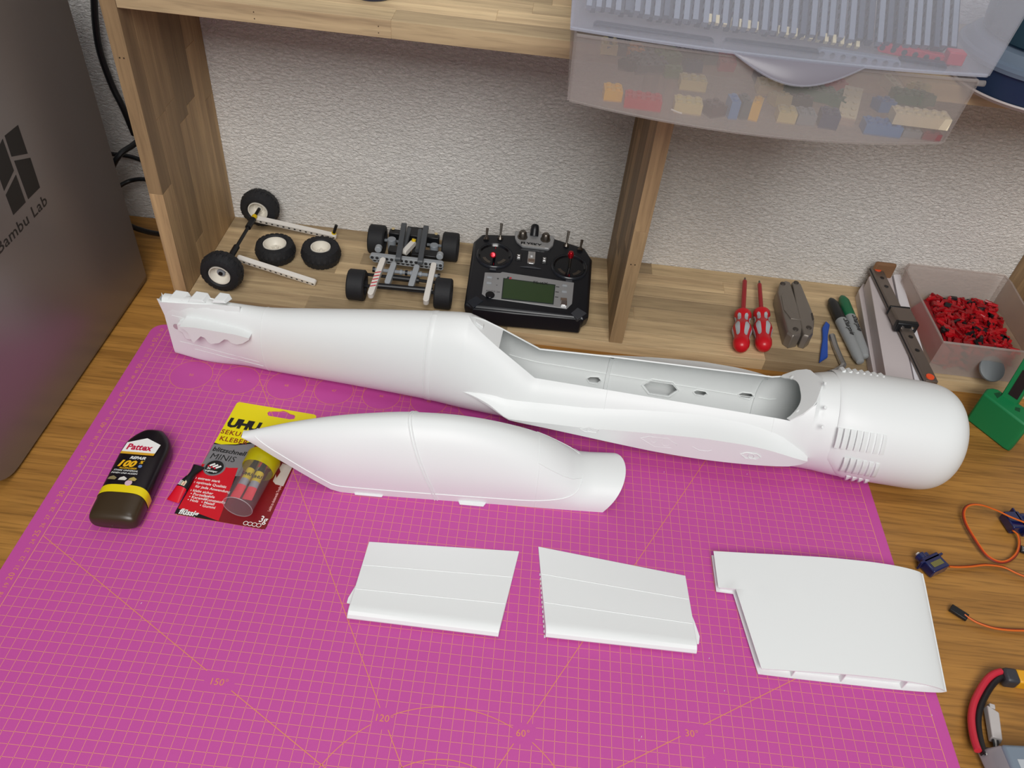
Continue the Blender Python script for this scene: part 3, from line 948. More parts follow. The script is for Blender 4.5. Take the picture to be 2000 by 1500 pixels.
md = b.modifiers.new('t', 'SOLIDIFY'); md.thickness = .1 * S; md.offset = -1; b.modifiers.new('crisp', 'EDGE_SPLIT').split_angle = radians(40)
b = skin(LO, '', .1).build('lower_skin', white_print, wg, ang=30)
md = b.modifiers.new('t', 'SOLIDIFY'); md.thickness = .1 * S; md.offset = 0; b.modifiers.new('crisp', 'EDGE_SPLIT').split_angle = radians(40)
b = MB()
def web(a, b2, nn=14):
    lo = []; hi = []
    for k in range(nn + 1):
        X = a[0] + (b2[0] - a[0]) * k / nn; Y = a[1] + (b2[1] - a[1]) * k / nn
        lo.append((X, Y, wing_z(LO, X, Y) + .05)); hi.append((X, Y, wing_z(UP, X, Y) - .05))
    return MB().grid([lo, hi]).build('web', white_print, wg, ang=0, solid=.08)
web((xl(18.9) + .35, 18.9), (88.3, 18.9)); web((xl(18.9) + .35, 18.9), (xl(26.6) + .4, 26.9), 6); web((68.35, 27.05), (xl(26.6) + .4, 27.05), 3); web((68.3, 27.05), (68.3, 30.9), 4); web((68.3, 31.0), (90.0, 31.2))
for X in (74.2, 78.9, 84.8):
    web((X, 18.35), (X, 18.9), 2)
# ------------------------------------------------------------------ toy wheels and axle assembly on the lower board
rub = mat('black_rubber', '#1c1d20', 0.7, bump=0.2, bscale=700)
rim = mat('cream_rim', '#e8e3d6', 0.38)
beam_w = mat('white_beam', '#e4e0d8', 0.35)
pin_g = mat('grey_pin', '#8c9298', 0.4)
def wheel_parts(parent, c, axis, R_=2.8, W_=2.5, rimr=1.45, flip=1):
    """balloon tyre with lug blocks and a dished rim; axis points out of the rim face"""
    c = Vector(c); d = Vector(axis).normalized()
    h = W_ / 2
    prof = [(-h * .75, rimr), (-h * .98, rimr + .25), (-h, R_ - .75), (-h * .82, R_ - .28), (-h * .5, R_ - .12), (0, R_ - .08), (h * .5, R_ - .12), (h * .82, R_ - .28), (h, R_ - .75), (h * .98, rimr + .25), (h * .75, rimr)]
    t = MB().lathe(prof, c, d, n=40, caps=False)
    t.build('tyre', rub, parent, ang=40)
    u = d.orthogonal().normalized(); w_ = d.cross(u)
    b = MB()
    for i in range(22):
        for s_ in (-1, 1):
            a = 2 * pi * (i + (.25 if s_ > 0 else -.25)) / 22
            rad = u * cos(a) + w_ * sin(a); tan = d.cross(rad)
            o0 = c + d * (s_ * h * .48); hx = h * .44; ty = .24
            lo = [o0 + d * sx * hx + tan * sy * ty + rad * (R_ - .3 - (.16 if sx == s_ else 0)) for sx, sy in ((-1, -1), (1, -1), (1, 1), (-1, 1))]
            hi = [o0 + d * sx * hx * .9 + tan * sy * ty * .85 + rad * (R_ + .02 - (.3 if sx == s_ else 0)) for sx, sy in ((-1, -1), (1, -1), (1, 1), (-1, 1))]
            b.hexa(lo, hi)
    b.build('tread', rub, parent, ang=0)
    pr = [(-h * .7, .1), (-h * .7, rimr), (h * .7, rimr), (h * .86, rimr - .02), (h * .86, rimr - .14), (h * .55, rimr - .2), (h * .1, rimr * .62), (h * .08, .42), (h * .3, .4), (h * .3, .22), (h * .1, .2), (h * .1, .01)]
    r = MB().lathe(pr, c, d, n=32, caps=False).build('rim', rim, parent, ang=35)
    hb = MB()
    for i in range(6):
        a = 2 * pi * i / 6; rad = u * cos(a) + w_ * sin(a)
        hb.cyl(c + d * h * .05 + rad * .68, c + d * h * .22 + rad * .68, .15, n=10)
    hb.build('hub_studs', rim, r, ang=40)
def beam(parent, a, b, width=.78, th=.72, n=15, mt=beam_w, up=(0, 0, 1), name='beam', holes=True, hr=.24):
    """studless building beam with round ends and pin holes; a,b are the end hole centres, 'up' is the edge-on direction"""
    a = Vector(a); b = Vector(b); ex = (b - a).normalized(); up = Vector(up)
    ez = ex.cross(up).normalized(); ey = ez.cross(ex)      # ey: width direction, ez: thickness (hole) direction
    L = (b - a).length; r = width / 2; o = []
    for k in range(9):
        t = -pi / 2 + pi * k / 8; o.append(b + ex * (r * cos(t)) + ey * (r * sin(t)))
    for k in range(9):
        t = pi / 2 + pi * k / 8; o.append(a + ex * (r * cos(t)) + ey * (r * sin(t)))
    bb = MB().hexa([p - ez * th / 2 for p in o], [p + ez * th / 2 for p in o])
    ob = bb.build(name, mt, parent, bev=.04, seg=1)
    if holes:
        hb = MB()
        for i in range(n):
            p = a + ex * (L * i / (n - 1))
            for s_ in (-1, 1):
                q = p + ez * s_ * (th / 2 + .004)
                k = 10
                ring = [q + ex * (hr * cos(2 * pi * j / k)) + ey * (hr * sin(2 * pi * j / k)) for j in range(k)]
                hb.add([tuple(x) for x in ring], [tuple(range(k))])
        hb.build('pin_holes', HOLE, ob, ang=0)
    return ob
HOLE = mat('pin_hole_shade', '#2a2a2c', 0.9)
ax_t = thing('toy_axle_frame', (8, 73, ZS), 'toy axle with two black balloon wheels and two long white beams', 'toy')
A = at(434, 529, 4.5); B = at(508, 405, 5.2); axd = (A - B).normalized()
wheel_parts(ax_t, A, axd)
wheel_parts(ax_t, B + Vector((0, 0, 0)), axd)
p0 = at(470, 487, 4.6); p1 = at(492, 432, 4.7)
MB().tube([A, B], .24, n=8).build('axle_rod', black_pl, ax_t)
da = (B - A)
for t0, t1 in ((.22, .36), (.66, .8)):
    MB().cyl(A + da * t0, A + da * t1, .42, n=14).build('axle_joiner', black_pl, ax_t)
MB().cyl(A + da * .79, A + da * .85, .38, n=14).build('yellow_bush', yellow_pl, ax_t)
MB().cyl(A - da * .045, A + da * .0, .28, n=12).build('axle_end', black_pl, ax_t)
MB().lathe([(0, .55), (.2, .55), (.25, .3)], A - da.normalized() * .28, -da, n=14).build('grey_hub', pin_g, ax_t)
ea = at(468, 505, 4.3); eb = at(612, 551, 2.1)
beam(ax_t, ea, eb, up=(0, -.35, .93), name='white_long_beam', hr=.17)
ec = at(499, 427, 4.6); ed = at(652, 461, 2.2)
beam(ax_t, ec, ed, up=(0, -.35, .93), name='white_long_beam', hr=.17)
ee = at(650, 461, 2.1); ef = at(657, 440, 4.0)
MB().cyl(ee, ee.lerp(ef, .3), .36, n=12).build('yellow_bush', yellow_pl, ax_t)
MB().cyl(ee, ef, .23, n=10).build('axle_stub', black_pl, ax_t)
for i, (px, py) in enumerate(((538, 487), (627, 493))):
    c = at(px, py, ZS + 1.35)
    wt = thing('balloon_wheel_toy', (c.x, c.y, ZS), ['loose black balloon wheel lying flat, nearer to the axle frame, deep cream rim', 'loose black balloon wheel lying flat, beside the small toy chassis'][i], 'toy wheel')
    wheel_parts(wt, (c.x, c.y, ZS + 1.3), (0, 0, 1) if i == 0 else (0.02, -.03, 1), rimr=1.62 if i == 0 else 1.4)

# ------------------------------------------------------------------ small toy chassis with four slick wheels
ch = thing('toy_chassis', (29, 71, ZS), 'small toy car chassis of grey, black and white beams on four slick black wheels', 'toy')
def slick(a, b, r=2.1):
    a = Vector(a); b = Vector(b); d = (b - a); L = d.length
    MB().lathe([(0, 1.3), (0, r - .18), (.18, r), (L - .18, r), (L, r - .18), (L, 1.3), (L - .5, 1.2), (L - .5, .3), (L - .1, .3), (L - .1, .01)], a, d, n=36, caps=False).build('tyre', rub, ch, ang=35)
    MB().lathe([(0.02, 1.3), (.5, 1.2), (.5, .3), (.1, .3), (.1, .01)], a, d, n=24, caps=False).build('rim', black_pl, ch, ang=35)
zc_ = ZS + 2.1
rl, rr_ = at(737, 464, zc_ + .3), at(880, 479, zc_ + .3)
fl, fr_ = at(697, 554, zc_ + .2), at(866, 571, zc_ + .2)
rl.z = rr_.z = fl.z = fr_.z = zc_
d1 = (rr_ - rl).normalized(); d2 = (fr_ - fl).normalized()
slick(rl - d1 * 1.15, rl + d1 * 1.15); slick(rr_ - d1 * 1.15, rr_ + d1 * 1.15)
slick(fl - d2 * 1.15, fl + d2 * 1.15); slick(fr_ - d2 * 1.15, fr_ + d2 * 1.15)
MB().tube([fl, fr_], .24, n=8).build('front_axle', black_pl, ch)
MB().tube([rl, rl + d1 * 3.4], .22, n=8).build('rear_axle', pin_g, ch)
MB().tube([rr_, rr_ - d1 * 3.4], .22, n=8).build('rear_axle', pin_g, ch)
a = at(717, 536, zc_ + .3); b_ = at(862, 553, zc_ + .3); MB().tube([a, b_], .22, n=8).build('cross_axle', black_pl, ch)
for t0, t1 in ((.3, .7),):
    MB().cyl(a.lerp(b_, t0), a.lerp(b_, t1), .42, n=12).build('axle_joiner', black_pl, ch)
a = at(728, 526, zc_ + .8); b_ = at(855, 539, zc_ + .8); MB().tube([a, b_], .25, n=8).build('pin_row', pin_g, ch)
for t in (0.0, .12, .24, .42, .5, .58, .72, .85, 1.0):
    MB().cyl(a.lerp(b_, t), a.lerp(b_, t + .035), .38, n=12).build('pin_collar', black_pl if t in (0.0, .5, 1.0, .85) else pin_g, ch)
a = at(736, 557, zc_ + .3); b_ = at(845, 567, zc_ + .3); MB().tube([a, b_], .34, n=10).build('tie_rod', black_pl, ch)
beam(ch, at(728, 500, zc_ + 1.2), at(861, 516, zc_ + 1.2), mt=light_grey_pl, up=(0, 0, 1), n=15, name='cross_beam')
beam(ch, at(733, 505, zc_ + .4), at(861, 521, zc_ + .4), mt=light_grey_pl, up=(0, 0, 1), n=15, name='cross_beam')
for (x0, y0, x1, y1) in ((778, 505, 789, 441), (821, 511, 832, 446)):
    lo_ = at(x0, y0, zc_ + 2.0); hi_ = at(x1, y1, zc_ + 3.2)
    beam(ch, lo_, hi_, mt=dark_grey_pl, up=(0, 0, 1), n=11, width=.8, name='sloping_beam')
for (x0, y0, x1, y1) in ((789, 488, 799, 447), (815, 490, 821, 450)):
    MB().tube([at(x0, y0, zc_ + 1.6), at(x1, y1, zc_ + 2.2)], .33, n=10).build('grey_strut', dark_grey_pl, ch)
for (x0, x1, y0, y1, z, nm) in ((762, 781, 446, 457, 1.2, 'rear_block'), (796, 825, 441, 462, 1.6, 'rear_block'), (834, 857, 455, 466, 1.0, 'rear_block'), (761, 800, 478, 494, .9, 'gear_block'), (806, 857, 484, 502, .8, 'gear_block')):
    p = at(x0, y0, zc_ + z); q = at(x1, y1, zc_ + z)
    MB().box(p.x, q.x, min(p.y, q.y), max(p.y, q.y), zc_ - .8, zc_ + z).build(nm, black_pl, ch, bev=.12)
for (x, y) in ((765, 466), (848, 478)):
    p = at(x, y, zc_ + 1.2); MB().cyl((p.x, p.y, zc_ - .6), (p.x, p.y, zc_ + 1.2), .62, n=16).build('grey_connector', pin_g, ch, bev=.08)
for (x, y) in ((739, 486), (859, 500)):
    p = at(x, y, zc_ + 1.8); MB().cyl((p.x, p.y - .3, p.z), (p.x, p.y + .5, p.z), .48, n=16).build('elbow', light_grey_pl, ch, bev=.08)
for (x, y) in ((768, 447), (852, 457)):
    p = at(x, y, zc_ + 1.3); MB().cyl(p, p + Vector((0, 0, .08)), .25, n=12).build('tan_pin', mat('tan_plastic', '#cdb98a', .5), ch)
beam(ch, at(791, 492, zc_ + 1.5), at(806, 476, zc_ + 1.8), mt=beam_w, up=(0, 0, 1), n=3, name='short_link', holes=False)
p = at(807, 474, zc_ + 1.9); MB().cyl(p, p + Vector((.1, .2, .5)), .3, n=12).build('yellow_bush', yellow_pl, ch)
wb = []
for (x0, y0, x1, y1, mt_, zz) in ((748, 510, 724, 575, beam_w, 1.4), (847, 520, 832, 588, beam_w, 1.2), (769, 519, 757, 553, light_grey_pl, 1.2), (814, 524, 803, 559, light_grey_pl, 1.2)):
    o = beam(ch, at(x0, y0, zc_ + zz), at(x1, y1, zc_ + zz - .9), mt=mt_, up=(1, 0, 0), n=9, width=.78, th=.8, name='side_beam', holes=False); wb.append(o)
# red hazard stripes on the left white beam
a = at(748, 510, zc_ + 1.4); b_ = at(724, 575, zc_ + .5); e = (b_ - a).normalized(); q = Vector((1, 0, 0)); q = (q - e * q.dot(e)).normalized(); n_up = q.cross(e).normalized()
if n_up.z < 0: n_up = -n_up
L = (b_ - a).length; st = MB()
for i in range(5):
    s0 = L * (.42 + .1 * i)
    c = a + e * s0 + n_up * .412
    st.add([tuple(c - q * .36), tuple(c - q * .36 + e * .2), tuple(c + q * .36 - e * .15), tuple(c + q * .36 - e * .35)], [(0, 1, 2, 3)])
st.build('hazard_stripes', red_ink, wb[0], ang=0)

# ------------------------------------------------------------------ radio transmitter
TO = at(908, 597, 4.7); TO2 = at(1147, 622, 4.7)
exT = (TO2 - TO); exT.z = 0; exT.normalize()
tl = radians(6.0)
eyT = Vector((-exT.y * cos(tl), exT.x * cos(tl), sin(tl)))
MT = frame(TO, exT, eyT)
NTx = exT.cross(eyT).normalized()
tx = thing('radio_transmitter', (TO.x + 8, TO.y + 6, ZS), 'black remote control transmitter with two sticks and a green display, on the lower board', 'remote control')
MTi = MT.inverted()
def tp(px, py, h=0.0):
    """photo point -> face coordinates of the transmitter at height h"""
    P = atp(px, py, TO + NTx * h, NTx); l = MTi @ P; return (l.x, l.y)
tx_pl = mat('transmitter_black', '#15171c', 0.38, spec=0.5)
tx_gl = mat('transmitter_gloss', '#0d0f14', 0.16)
def TB(): return MB(MT)
olp = [(907, 592), (925, 470), (941, 456), (1006, 458), (1012, 462), (1074, 470), (1082, 464), (1144, 484), (1157, 505), (1150, 615), (1140, 622), (925, 600)]
ol = [tp(x, y) for x, y in olp]
cx_ = sum(p[0] for p in ol) / len(ol); cy_ = sum(p[1] for p in ol) / len(ol)
def inset(pts, k, dx=0, dy=0): return [(cx_ + (p[0] - cx_) * k + dx, cy_ + (p[1] - cy_) * k + dy) for p in pts]
lv = [(inset(ol, .90, 0, .25), -3.0), (inset(ol, .985, 0, 0), -1.9), (inset(ol, 1.0), -.9), (inset(ol, 1.0), -.35), (inset(ol, .965), 0.0)]
TB().loft([[(p[0], p[1], z) for p in l] for l, z in lv]).build('body', tx_pl, tx, ang=28, bev=.12)
# chin below the display, and grips
ch1 = [tp(x, y) for x, y in ((922, 601), (1006, 610), (1095, 618), (1136, 622), (1140, 612), (935, 583))]
TB().hexa([(p[0], p[1] - .25, -2.6) for p in ch1], [(p[0], p[1], -.2) for p in ch1]).build('chin', tx_pl, tx, bev=.15)
g1 = [tp(x, y) for x, y in ((1115, 612), (1128, 601), (1146, 612), (1128, 624))]
TB().hexa([(p[0], p[1], -.5) for p in g1], [(p[0], p[1], .06) for p in g1]).build('grip_pad', mat('grip_grey', '#3b3d42', .5), tx, bev=.05)
g1 = [tp(x, y) for x, y in ((912, 590), (930, 578), (944, 588), (925, 601))]
TB().hexa([(p[0], p[1], -.5) for p in g1], [(p[0], p[1], .06) for p in g1]).build('grip_pad', mat('grip_dark', '#1c2028', .5), tx, bev=.05)
# raised handle ridge and legs at the back, resting on the board
for u0 in (3.0, 13.0):
    pz = MT @ Vector((u0, 8.5, -3.0))
    MB().box(pz.x - .6, pz.x + .6, pz.y - 1.2, pz.y + 1.2, ZS, pz.z + .3).build('back_foot', tx_pl, tx, bev=.1)
pz = MT @ Vector((8, 1.2, -3.0))
MB().box(pz.x - 5.5, pz.x + 5.5, pz.y - .8, pz.y + .8, ZS, pz.z + .4).build('back_foot', tx_pl, tx, bev=.1)
# stick wells
chrome = mat('chrome_trim', '#d5d5d5', 0.12, 1.0)
redan = mat('red_anodised', '#b01022', 0.2, 0.6)
for (px, py, qx, qy) in ((966, 500, 963, 498), (1112, 522, 1115, 497)):
    u, v = tp(px, py, 0)
    well = TB(); well.lathe([(.0, 2.45), (.22, 2.38), (.24, 2.22), (.03, 2.0), (.02, .6), (.02, .01)], (u, v, 0), (0, 0, 1), n=40, caps=False)
    wo = well.build('stick_well', tx_gl, tx, ang=35)
    TB().lathe([(.0, 2.62), (.2, 2.55), (.28, 2.42), (.2, 2.3), (.03, 2.25)], (u, v, .01), (0, 0, 1), n=48, caps=False).build('well_ring', mat('ring_black', '#22252b', .22), tx, ang=50)
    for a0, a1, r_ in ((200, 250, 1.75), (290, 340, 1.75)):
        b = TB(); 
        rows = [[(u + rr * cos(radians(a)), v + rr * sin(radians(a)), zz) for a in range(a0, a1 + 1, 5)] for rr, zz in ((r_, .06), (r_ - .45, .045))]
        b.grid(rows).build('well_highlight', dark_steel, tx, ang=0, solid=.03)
    TB().box(u - .04, u + .04, v + 1.5, v + 2.1, .02, .05).build('centre_mark', redan, tx, ang=0)
    TB().box(u - .04, u + .04, v - 2.1, v - 1.5, .02, .05).build('centre_mark', redan, tx, ang=0)
    base = MT @ Vector((u, v, 0)); top = MT @ Vector((*tp(qx, qy, 2.0), 2.0))
    s_ = MB().tube([base, base.lerp(top, .75)], .2, n=10).build('stick', dark_steel, tx)
    d_ = (top - base).normalized()
    MB().lathe([(-.5, .3), (-.2, .42), (.1, .42), (.18, .3), (.3, .36), (.42, .3), (.45, .01)], top, d_, n=18).build('red_stick_cap', redan, tx)
    # trim slider below and beside the well
    TB().box(u - .45, u + .45, v - 3.05, v - 2.65, 0.0, .16).build('trim_slider', mat('grip_grey', '#3b3d42', .5), tx, bev=.05)
# display panel (silver), screen, buttons
silver = mat('silver_panel', '#a6a7a8', 0.4, 0.4)
pan = [tp(x, y) for x, y in ((947, 533), (977, 534), (981, 532), (1121, 553), (1117, 594), (1107, 604), (953, 583), (941, 575))]
TB().prism(pan, 0.0, .1).build('display_panel', silver, tx, bev=.03)
pan2 = [tp(x, y) for x, y in ((1083, 561), (1120, 556), (1116, 592), (1106, 602), (953, 582), (943, 575), (980, 582), (1078, 594))]
scr = [tp(x, y, .1) for x, y in ((985, 545), (1083, 558), (1079, 593), (981, 582))]
TB().prism(scr, .08, .16).build('screen', mat('lcd_green', '#33462a', 0.3), tx, ang=0)
br = [tp(x, y, .1) for x, y in ((983, 543), (1085, 556), (1081, 595), (979, 584))]
TB().prism(br, .06, .12).build('screen_bezel', mat('bezel_dark', '#26302c', 0.3), tx, ang=0)
for (x, y) in ((956, 542), (955, 553), (1103, 558), (1102, 570)):
    u, v = tp(x, y, .1); TB().box(u - .35, u + .35, v - .17, v + .17, .1, .22).build('panel_button', light_grey_pl, tx, bev=.04)
u, v = tp(957, 577, .1); TB().cyl((u, v, .05), (u, v, .3), .62, n=20).build('round_knob', tx_gl, tx, bev=.06)
u, v = tp(1101, 593, .1); TB().box(u - .42, u + .42, v - .55, v + .45, .05, .35).build('rocker_button', chrome, tx, bev=.08)
u, v = tp(1101, 586, .1); TB().box(u - .42, u + .42, v - .3, v + .3, .05, .25).build('rocker_button', mat('rocker_brown', '#6b5a4e', .4), tx, bev=.05)
u, v = tp(989, 542.5, .12); text('FLYSKY', .01, MT, black_ink, tx) if False else None
text('R', .62, MT @ Matrix.Translation((u, v - .2, .12)), black_ink, tx, 'panel_logo', bold=.03, shear=.3)
u, v = tp(994, 543, .12); text('R', .58, MT @ Matrix.Translation((u, v - .2, .125)), red_ink, tx, 'panel_logo', bold=.03, shear=.3)
u, v = tp(1041, 552.5, .12); text('FS-i6X', .72, MT @ Matrix.Translation((u, v - .18, .17)), black_ink, tx, 'model_lettering', bold=.015, sx=1.05)
u, v = tp(949, 567, .12); text('AFHDS 2A', .42, MT @ Matrix.Translation((u, v - .2, .12)), black_ink, tx, 'panel_lettering')
for i, (x, y, s_) in enumerate(((970, 544, '+'), (969, 556, '-'))):
    u, v = tp(x, y, .12); text(s_, .6, MT @ Matrix.Translation((u, v - .2, .12)), black_ink, tx, 'panel_mark', bold=.02)
for (x, y) in ((1088, 560), (1087, 570), (1086, 580)):
    u, v = tp(x, y, .12); TB().box(u - .15, u + .3, v - .05, v + .05, .1, .13).build('panel_mark', black_ink, tx, ang=0)
# centre switch, small trims
for (x, y) in ((1013, 502), (1063, 508)):
    u, v = tp(x, y, 0)
    TB().box(u - .45, u + .45, v - .8, v + .8, 0, .07).build('trim_plate', tx_gl, tx, bev=.03)
    for dv in (.18, -.22): TB().box(u - .24, u + .24, v + dv - .14, v + dv + .14, .05, .25).build('trim_key', chrome, tx, bev=.04)
u, v = tp(1038, 504, 0)
TB().box(u - .52, u + .52, v - 1.25, v + 1.3, 0, .1).build('power_switch', chrome, tx, bev=.04)
TB().box(u - .2, u + .2, v + .2, v + .95, .08, .28).build('power_key', silver, tx, bev=.05)
TB().box(u - .45, u + .45, v - .95, v - .3, .08, .14).build('power_plate', mat('rocker_brown', '#6b5a4e', .4), tx, ang=0)
u, v = tp(1036, 524, 0); TB().prism([(u - 1.5, v), (u + 1.5, v), (u + .4, v + .35), (u - .4, v + .35)], 0, .12).build('ridge', mat('grip_grey', '#3b3d42', .5), tx, bev=.04)
# top centre: silver crest, knobs, antenna
cr1 = [tp(x, y, .2) for x, y in ((1006, 466), (1010, 473), (1020, 481), (1072, 487), (1080, 480), (1083, 466), (1079, 461), (1006, 452))]
TB().prism(cr1, -1.2, .35).build('crest', silver, tx, bev=.12)
u, v = tp(1017, 473, .4); text('FLYSKY', .78, MT @ Matrix.Translation((u, v - .35, .38)) @ Matrix.Rotation(radians(-2), 4, 'Z'), black_ink, tx, 'crest_lettering', bold=.045, sx=1.15)
hl = [tp(x, y, .4) for x, y in ((1019, 476), (1064, 481), (1064, 484), (1019, 479))]
TB().prism(hl, .34, .4).build('crest_strip', chrome, tx, ang=0)
for (x, y) in ((1021, 458), (1066, 463)):
    u, v = tp(x, y, .8); TB().lathe([(0, .75), (.25, .72), (.3, .62), (.9, .55), (1.1, .4), (1.15, .01)], (u, v, .2), (0, 0.12, 1), n=20).build('crest_knob', dark_steel, tx)
an0 = at(1043, 461, 6.6); an1 = at(1046, 437, 8.0)
MB().tube([an0, an0.lerp(an1, .5), an1.lerp(an0, .2), an1.lerp(an0, .06), an1], [.62, .62, .56, .42, .15], n=16).build('antenna', tx_pl, tx)
for (x0, y0, x1, y1) in ((950, 466, 952, 446), (977, 465, 980, 436), (1106, 479, 1111, 451), (1133, 487, 1137, 469)):
    P0 = MT @ Vector((*tp(x0, y0, .1), .1)); P1 = aty(x1, y1, P0.y + 1.2)
    MB().lathe([(-.25, .42), (.1, .4), (.15, .25), (.35, .22)], P0, P1 - P0, n=12).build('switch_nut', dark_steel, tx)
    MB().tube([P0, P1], [.13, .22], n=10).build('toggle_switch', dark_steel, tx)
u, v = tp(1026, 606, -.3)
pz = [fpt for fpt in ()]
st0 = MT @ Vector((*tp(1025, 603, -.1), -.1))
nf = -eyT
MB(frame(st0 + nf * .25, exT, Vector((0, nf.y * .5, 0)) + NTx)).box(-1.3, 1.3, -1.25, -.05, 0, .05).build('rating_label', mat('label_brown', '#8b7364', .4), tx, ang=0)
MB(frame(st0 + nf * .28, exT, Vector((0, nf.y * .5, 0)) + NTx)).box(-1.1, 1.0, -1.8, -1.35, 0, .05).build('serial_label', mat('label_cream', '#bfb7a4', .5), tx, ang=0)
q0 = MT @ Vector((*tp(1101, 628, -1.5), -1.5))
MB().box(q0.x - .5, q0.x + .5, q0.y - .6, q0.y + .1, q0.z - .9, q0.z).build('strap_eye', tx_pl, tx, bev=.12)

# ------------------------------------------------------------------ two screwdrivers
scr_red = mat('screwdriver_red', '#cf1a26', 0.32)
scr_shaft = mat('shaft_red', '#a81d26', 0.4)
scr_grey = mat('grip_pale_grey', '#b5bcc0', 0.5)
def screwdriver(P_tip, P_sh, P_end, tipw, label, flat):
    A_ = Vector(P_end); B_ = Vector(P_tip); d = (B_ - A_).normalized()
    Lh = (Vector(P_sh) - A_).length; L = (B_ - A_).length
    t = thing('screwdriver', (A_.x, A_.y, ZS), label, 'screwdriver')
    k = Lh / 8.3
    pr = [(0, .02), (.08, .5), (.35, .85), (.9, 1.08), (1.5, 1.12), (2.2, 1.0), (2.9, 1.1), (3.8, 1.32), (4.6, 1.2), (5.3, .92), (5.9, .86), (6.4, 1.0), (6.9, 1.18), (7.3, 1.16), (7.7, .8), (8.3, .42)]
    MB().lathe([(a * k, b) for a, b in pr], A_, d, n=32).build('handle', scr_red, t)
    u = Vector((0, 0, 1)); u = (u - d * u.dot(d)).normalized(); w_ = d.cross(u)
    def patch(a0, a1, t0, t1):
        rows = []
        for i in range(9):
            tt = t0 + (t1 - t0) * i / 8
            r = spline(tt, [p[0] for p in pr], [p[1] for p in pr]) + .025
            f = sqrt(max(.0, 1 - (2 * i / 8 - 1) ** 4)) * .98 + .02
            m_ = (a0 + a1) / 2; h_ = (a1 - a0) / 2 * f
            rows.append([A_ + d * tt * k + (u * cos(m_ + h_ * j) + w_ * sin(m_ + h_ * j)) * r for j in (-1, -.6, -.2, .2, .6, 1)])
        MB().grid(rows).build('grip_inlay', scr_grey, t, solid=.06)
    for i in range(6):
        m_ = radians(60 * i + 18)
        patch(m_ - .27, m_ + .27, 1.9, 4.5)
        patch(m_ - .27, m_ + .27, 5.15, 6.5)
    MB().cyl(A_ + d * (Lh - .1), A_ + d * (L - .9), .33 if not flat else .3, n=16).build('shaft', scr_shaft, t)
    MB().cyl(A_ + d * (L - .95), A_ + d * L, .2, .12, n=10).build('tip', dark_steel, t)
screwdriver(at(1455, 543, 2.85), at(1453, 606, 2.9), at(1447, 683, 2.98), .3, 'red and grey screwdriver on the lower board, nearer to the middle upright', False)
screwdriver(at(1483, 549, 2.85), at(1486, 603, 2.9), at(1492, 682, 2.98), .3, 'red and grey screwdriver with the thinner shaft, beside the folded multitool', True)

# ------------------------------------------------------------------ folded multitool
mt_ = thing('multitool', (84.5, 74, ZS), 'folded grey steel multitool lying beside the screwdrivers', 'multitool')
ms = mat('multitool_steel', '#8c857d', 0.4, 0.6)
ms2 = mat('multitool_dark', '#514b46', 0.45, 0.5)
for i, (pts, zt_) in enumerate((
        (((1524, 551), (1535, 547), (1545, 550), (1560, 600), (1568, 640), (1565, 653), (1549, 656), (1538, 648), (1528, 610), (1519, 570)), 3.9),
        (((1547, 549), (1557, 548), (1565, 553), (1587, 605), (1592, 625), (1589, 650), (1580, 657), (1569, 654), (1565, 640), (1556, 600)), 3.9))):
    P = [at(x, y, zt_) for x, y in pts]
    c = sum(P, Vector()) / len(P)
    b = MB(); b.loft([[(p.x, p.y, ZS + .02) for p in P], [(p.x, p.y, zt_ - .35) for p in P], [(c.x + (p.x - c.x) * .86, c.y + (p.y - c.y) * .97, zt_) for p in P]])
    b.build('handle_half', ms, mt_, ang=30, bev=.1)
for pts, z0, z1 in ((((1520, 565), (1526, 560), (1532, 620), (1541, 650), (1536, 652), (1524, 610)), 1.9, 3.2), (((1526, 577), (1531, 570), (1536, 600), (1560, 618), (1566, 625), (1545, 622), (1531, 604)), 3.6, 4.02)):
    P = [at(x, y, z1) for x, y in pts]; MB().prism([(p.x, p.y) for p in P], z0, z1).build('folded_blade', ms2 if z1 < 3.5 else ms, mt_, bev=.04)
for x, y in ((1529, 554), (1555, 552), (1554, 643), (1580, 640)):
    p = at(x, y, 3.9); MB().cyl((p.x, p.y, 3.7), (p.x, p.y, 4.0), .38, n=16).build('pivot_pin', ms2, mt_, bev=.05)
P = [at(x, y, 3.93) for x, y in ((1584, 612), (1587, 611), (1590, 624), (1587, 626))]
MB().prism([(p.x, p.y) for p in P], 3.85, 3.96).build('slot_mark', ms2, mt_, ang=0)
for i in range(3):
    P = [at(x, y, 3.0 + .35 * i) for x, y in ((1545, 644), (1590, 646))]
    MB().box(P[0].x, P[0].x + 2.0, P[0].y - .5, P[0].y - .2, 2.0 + .55 * i, 2.3 + .55 * i).build('tool_edge', ms2, mt_, bev=.03)

# blue pry tool
P = [at(x, y, ZS + .45) for x, y in ((1606, 640), (1613, 627), (1621, 634), (1617, 655), (1617, 696), (1601, 706), (1604, 680), (1607, 660))]
o = MB().prism([(p.x, p.y) for p in P], ZS, ZS + .5).build('pry_tool', mat('blue_plastic', '#1d4fae', 0.4), None, origin=(P[4].x, P[4].y, ZS), bev=.12)
tag(o, 'blue plastic pry tool between the multitool and the hex key', 'tool')
# hex key
hk = [at(x, y, ZS + .47) for x, y in ((1625, 655), (1632, 678), (1644, 706), (1647, 713), (1643, 719), (1632, 725), (1618, 730))]
hk[-1].z = 1.9
o = MB().tube(smoothpath(hk, 4), .4, n=6).build('hex_key', mat('hex_key_steel', '#b5b5b3', .3, .8), None, origin=(hk[2].x, hk[2].y, ZS), ang=25)
tag(o, 'bent steel hex key beside the two marker pens', 'tool')
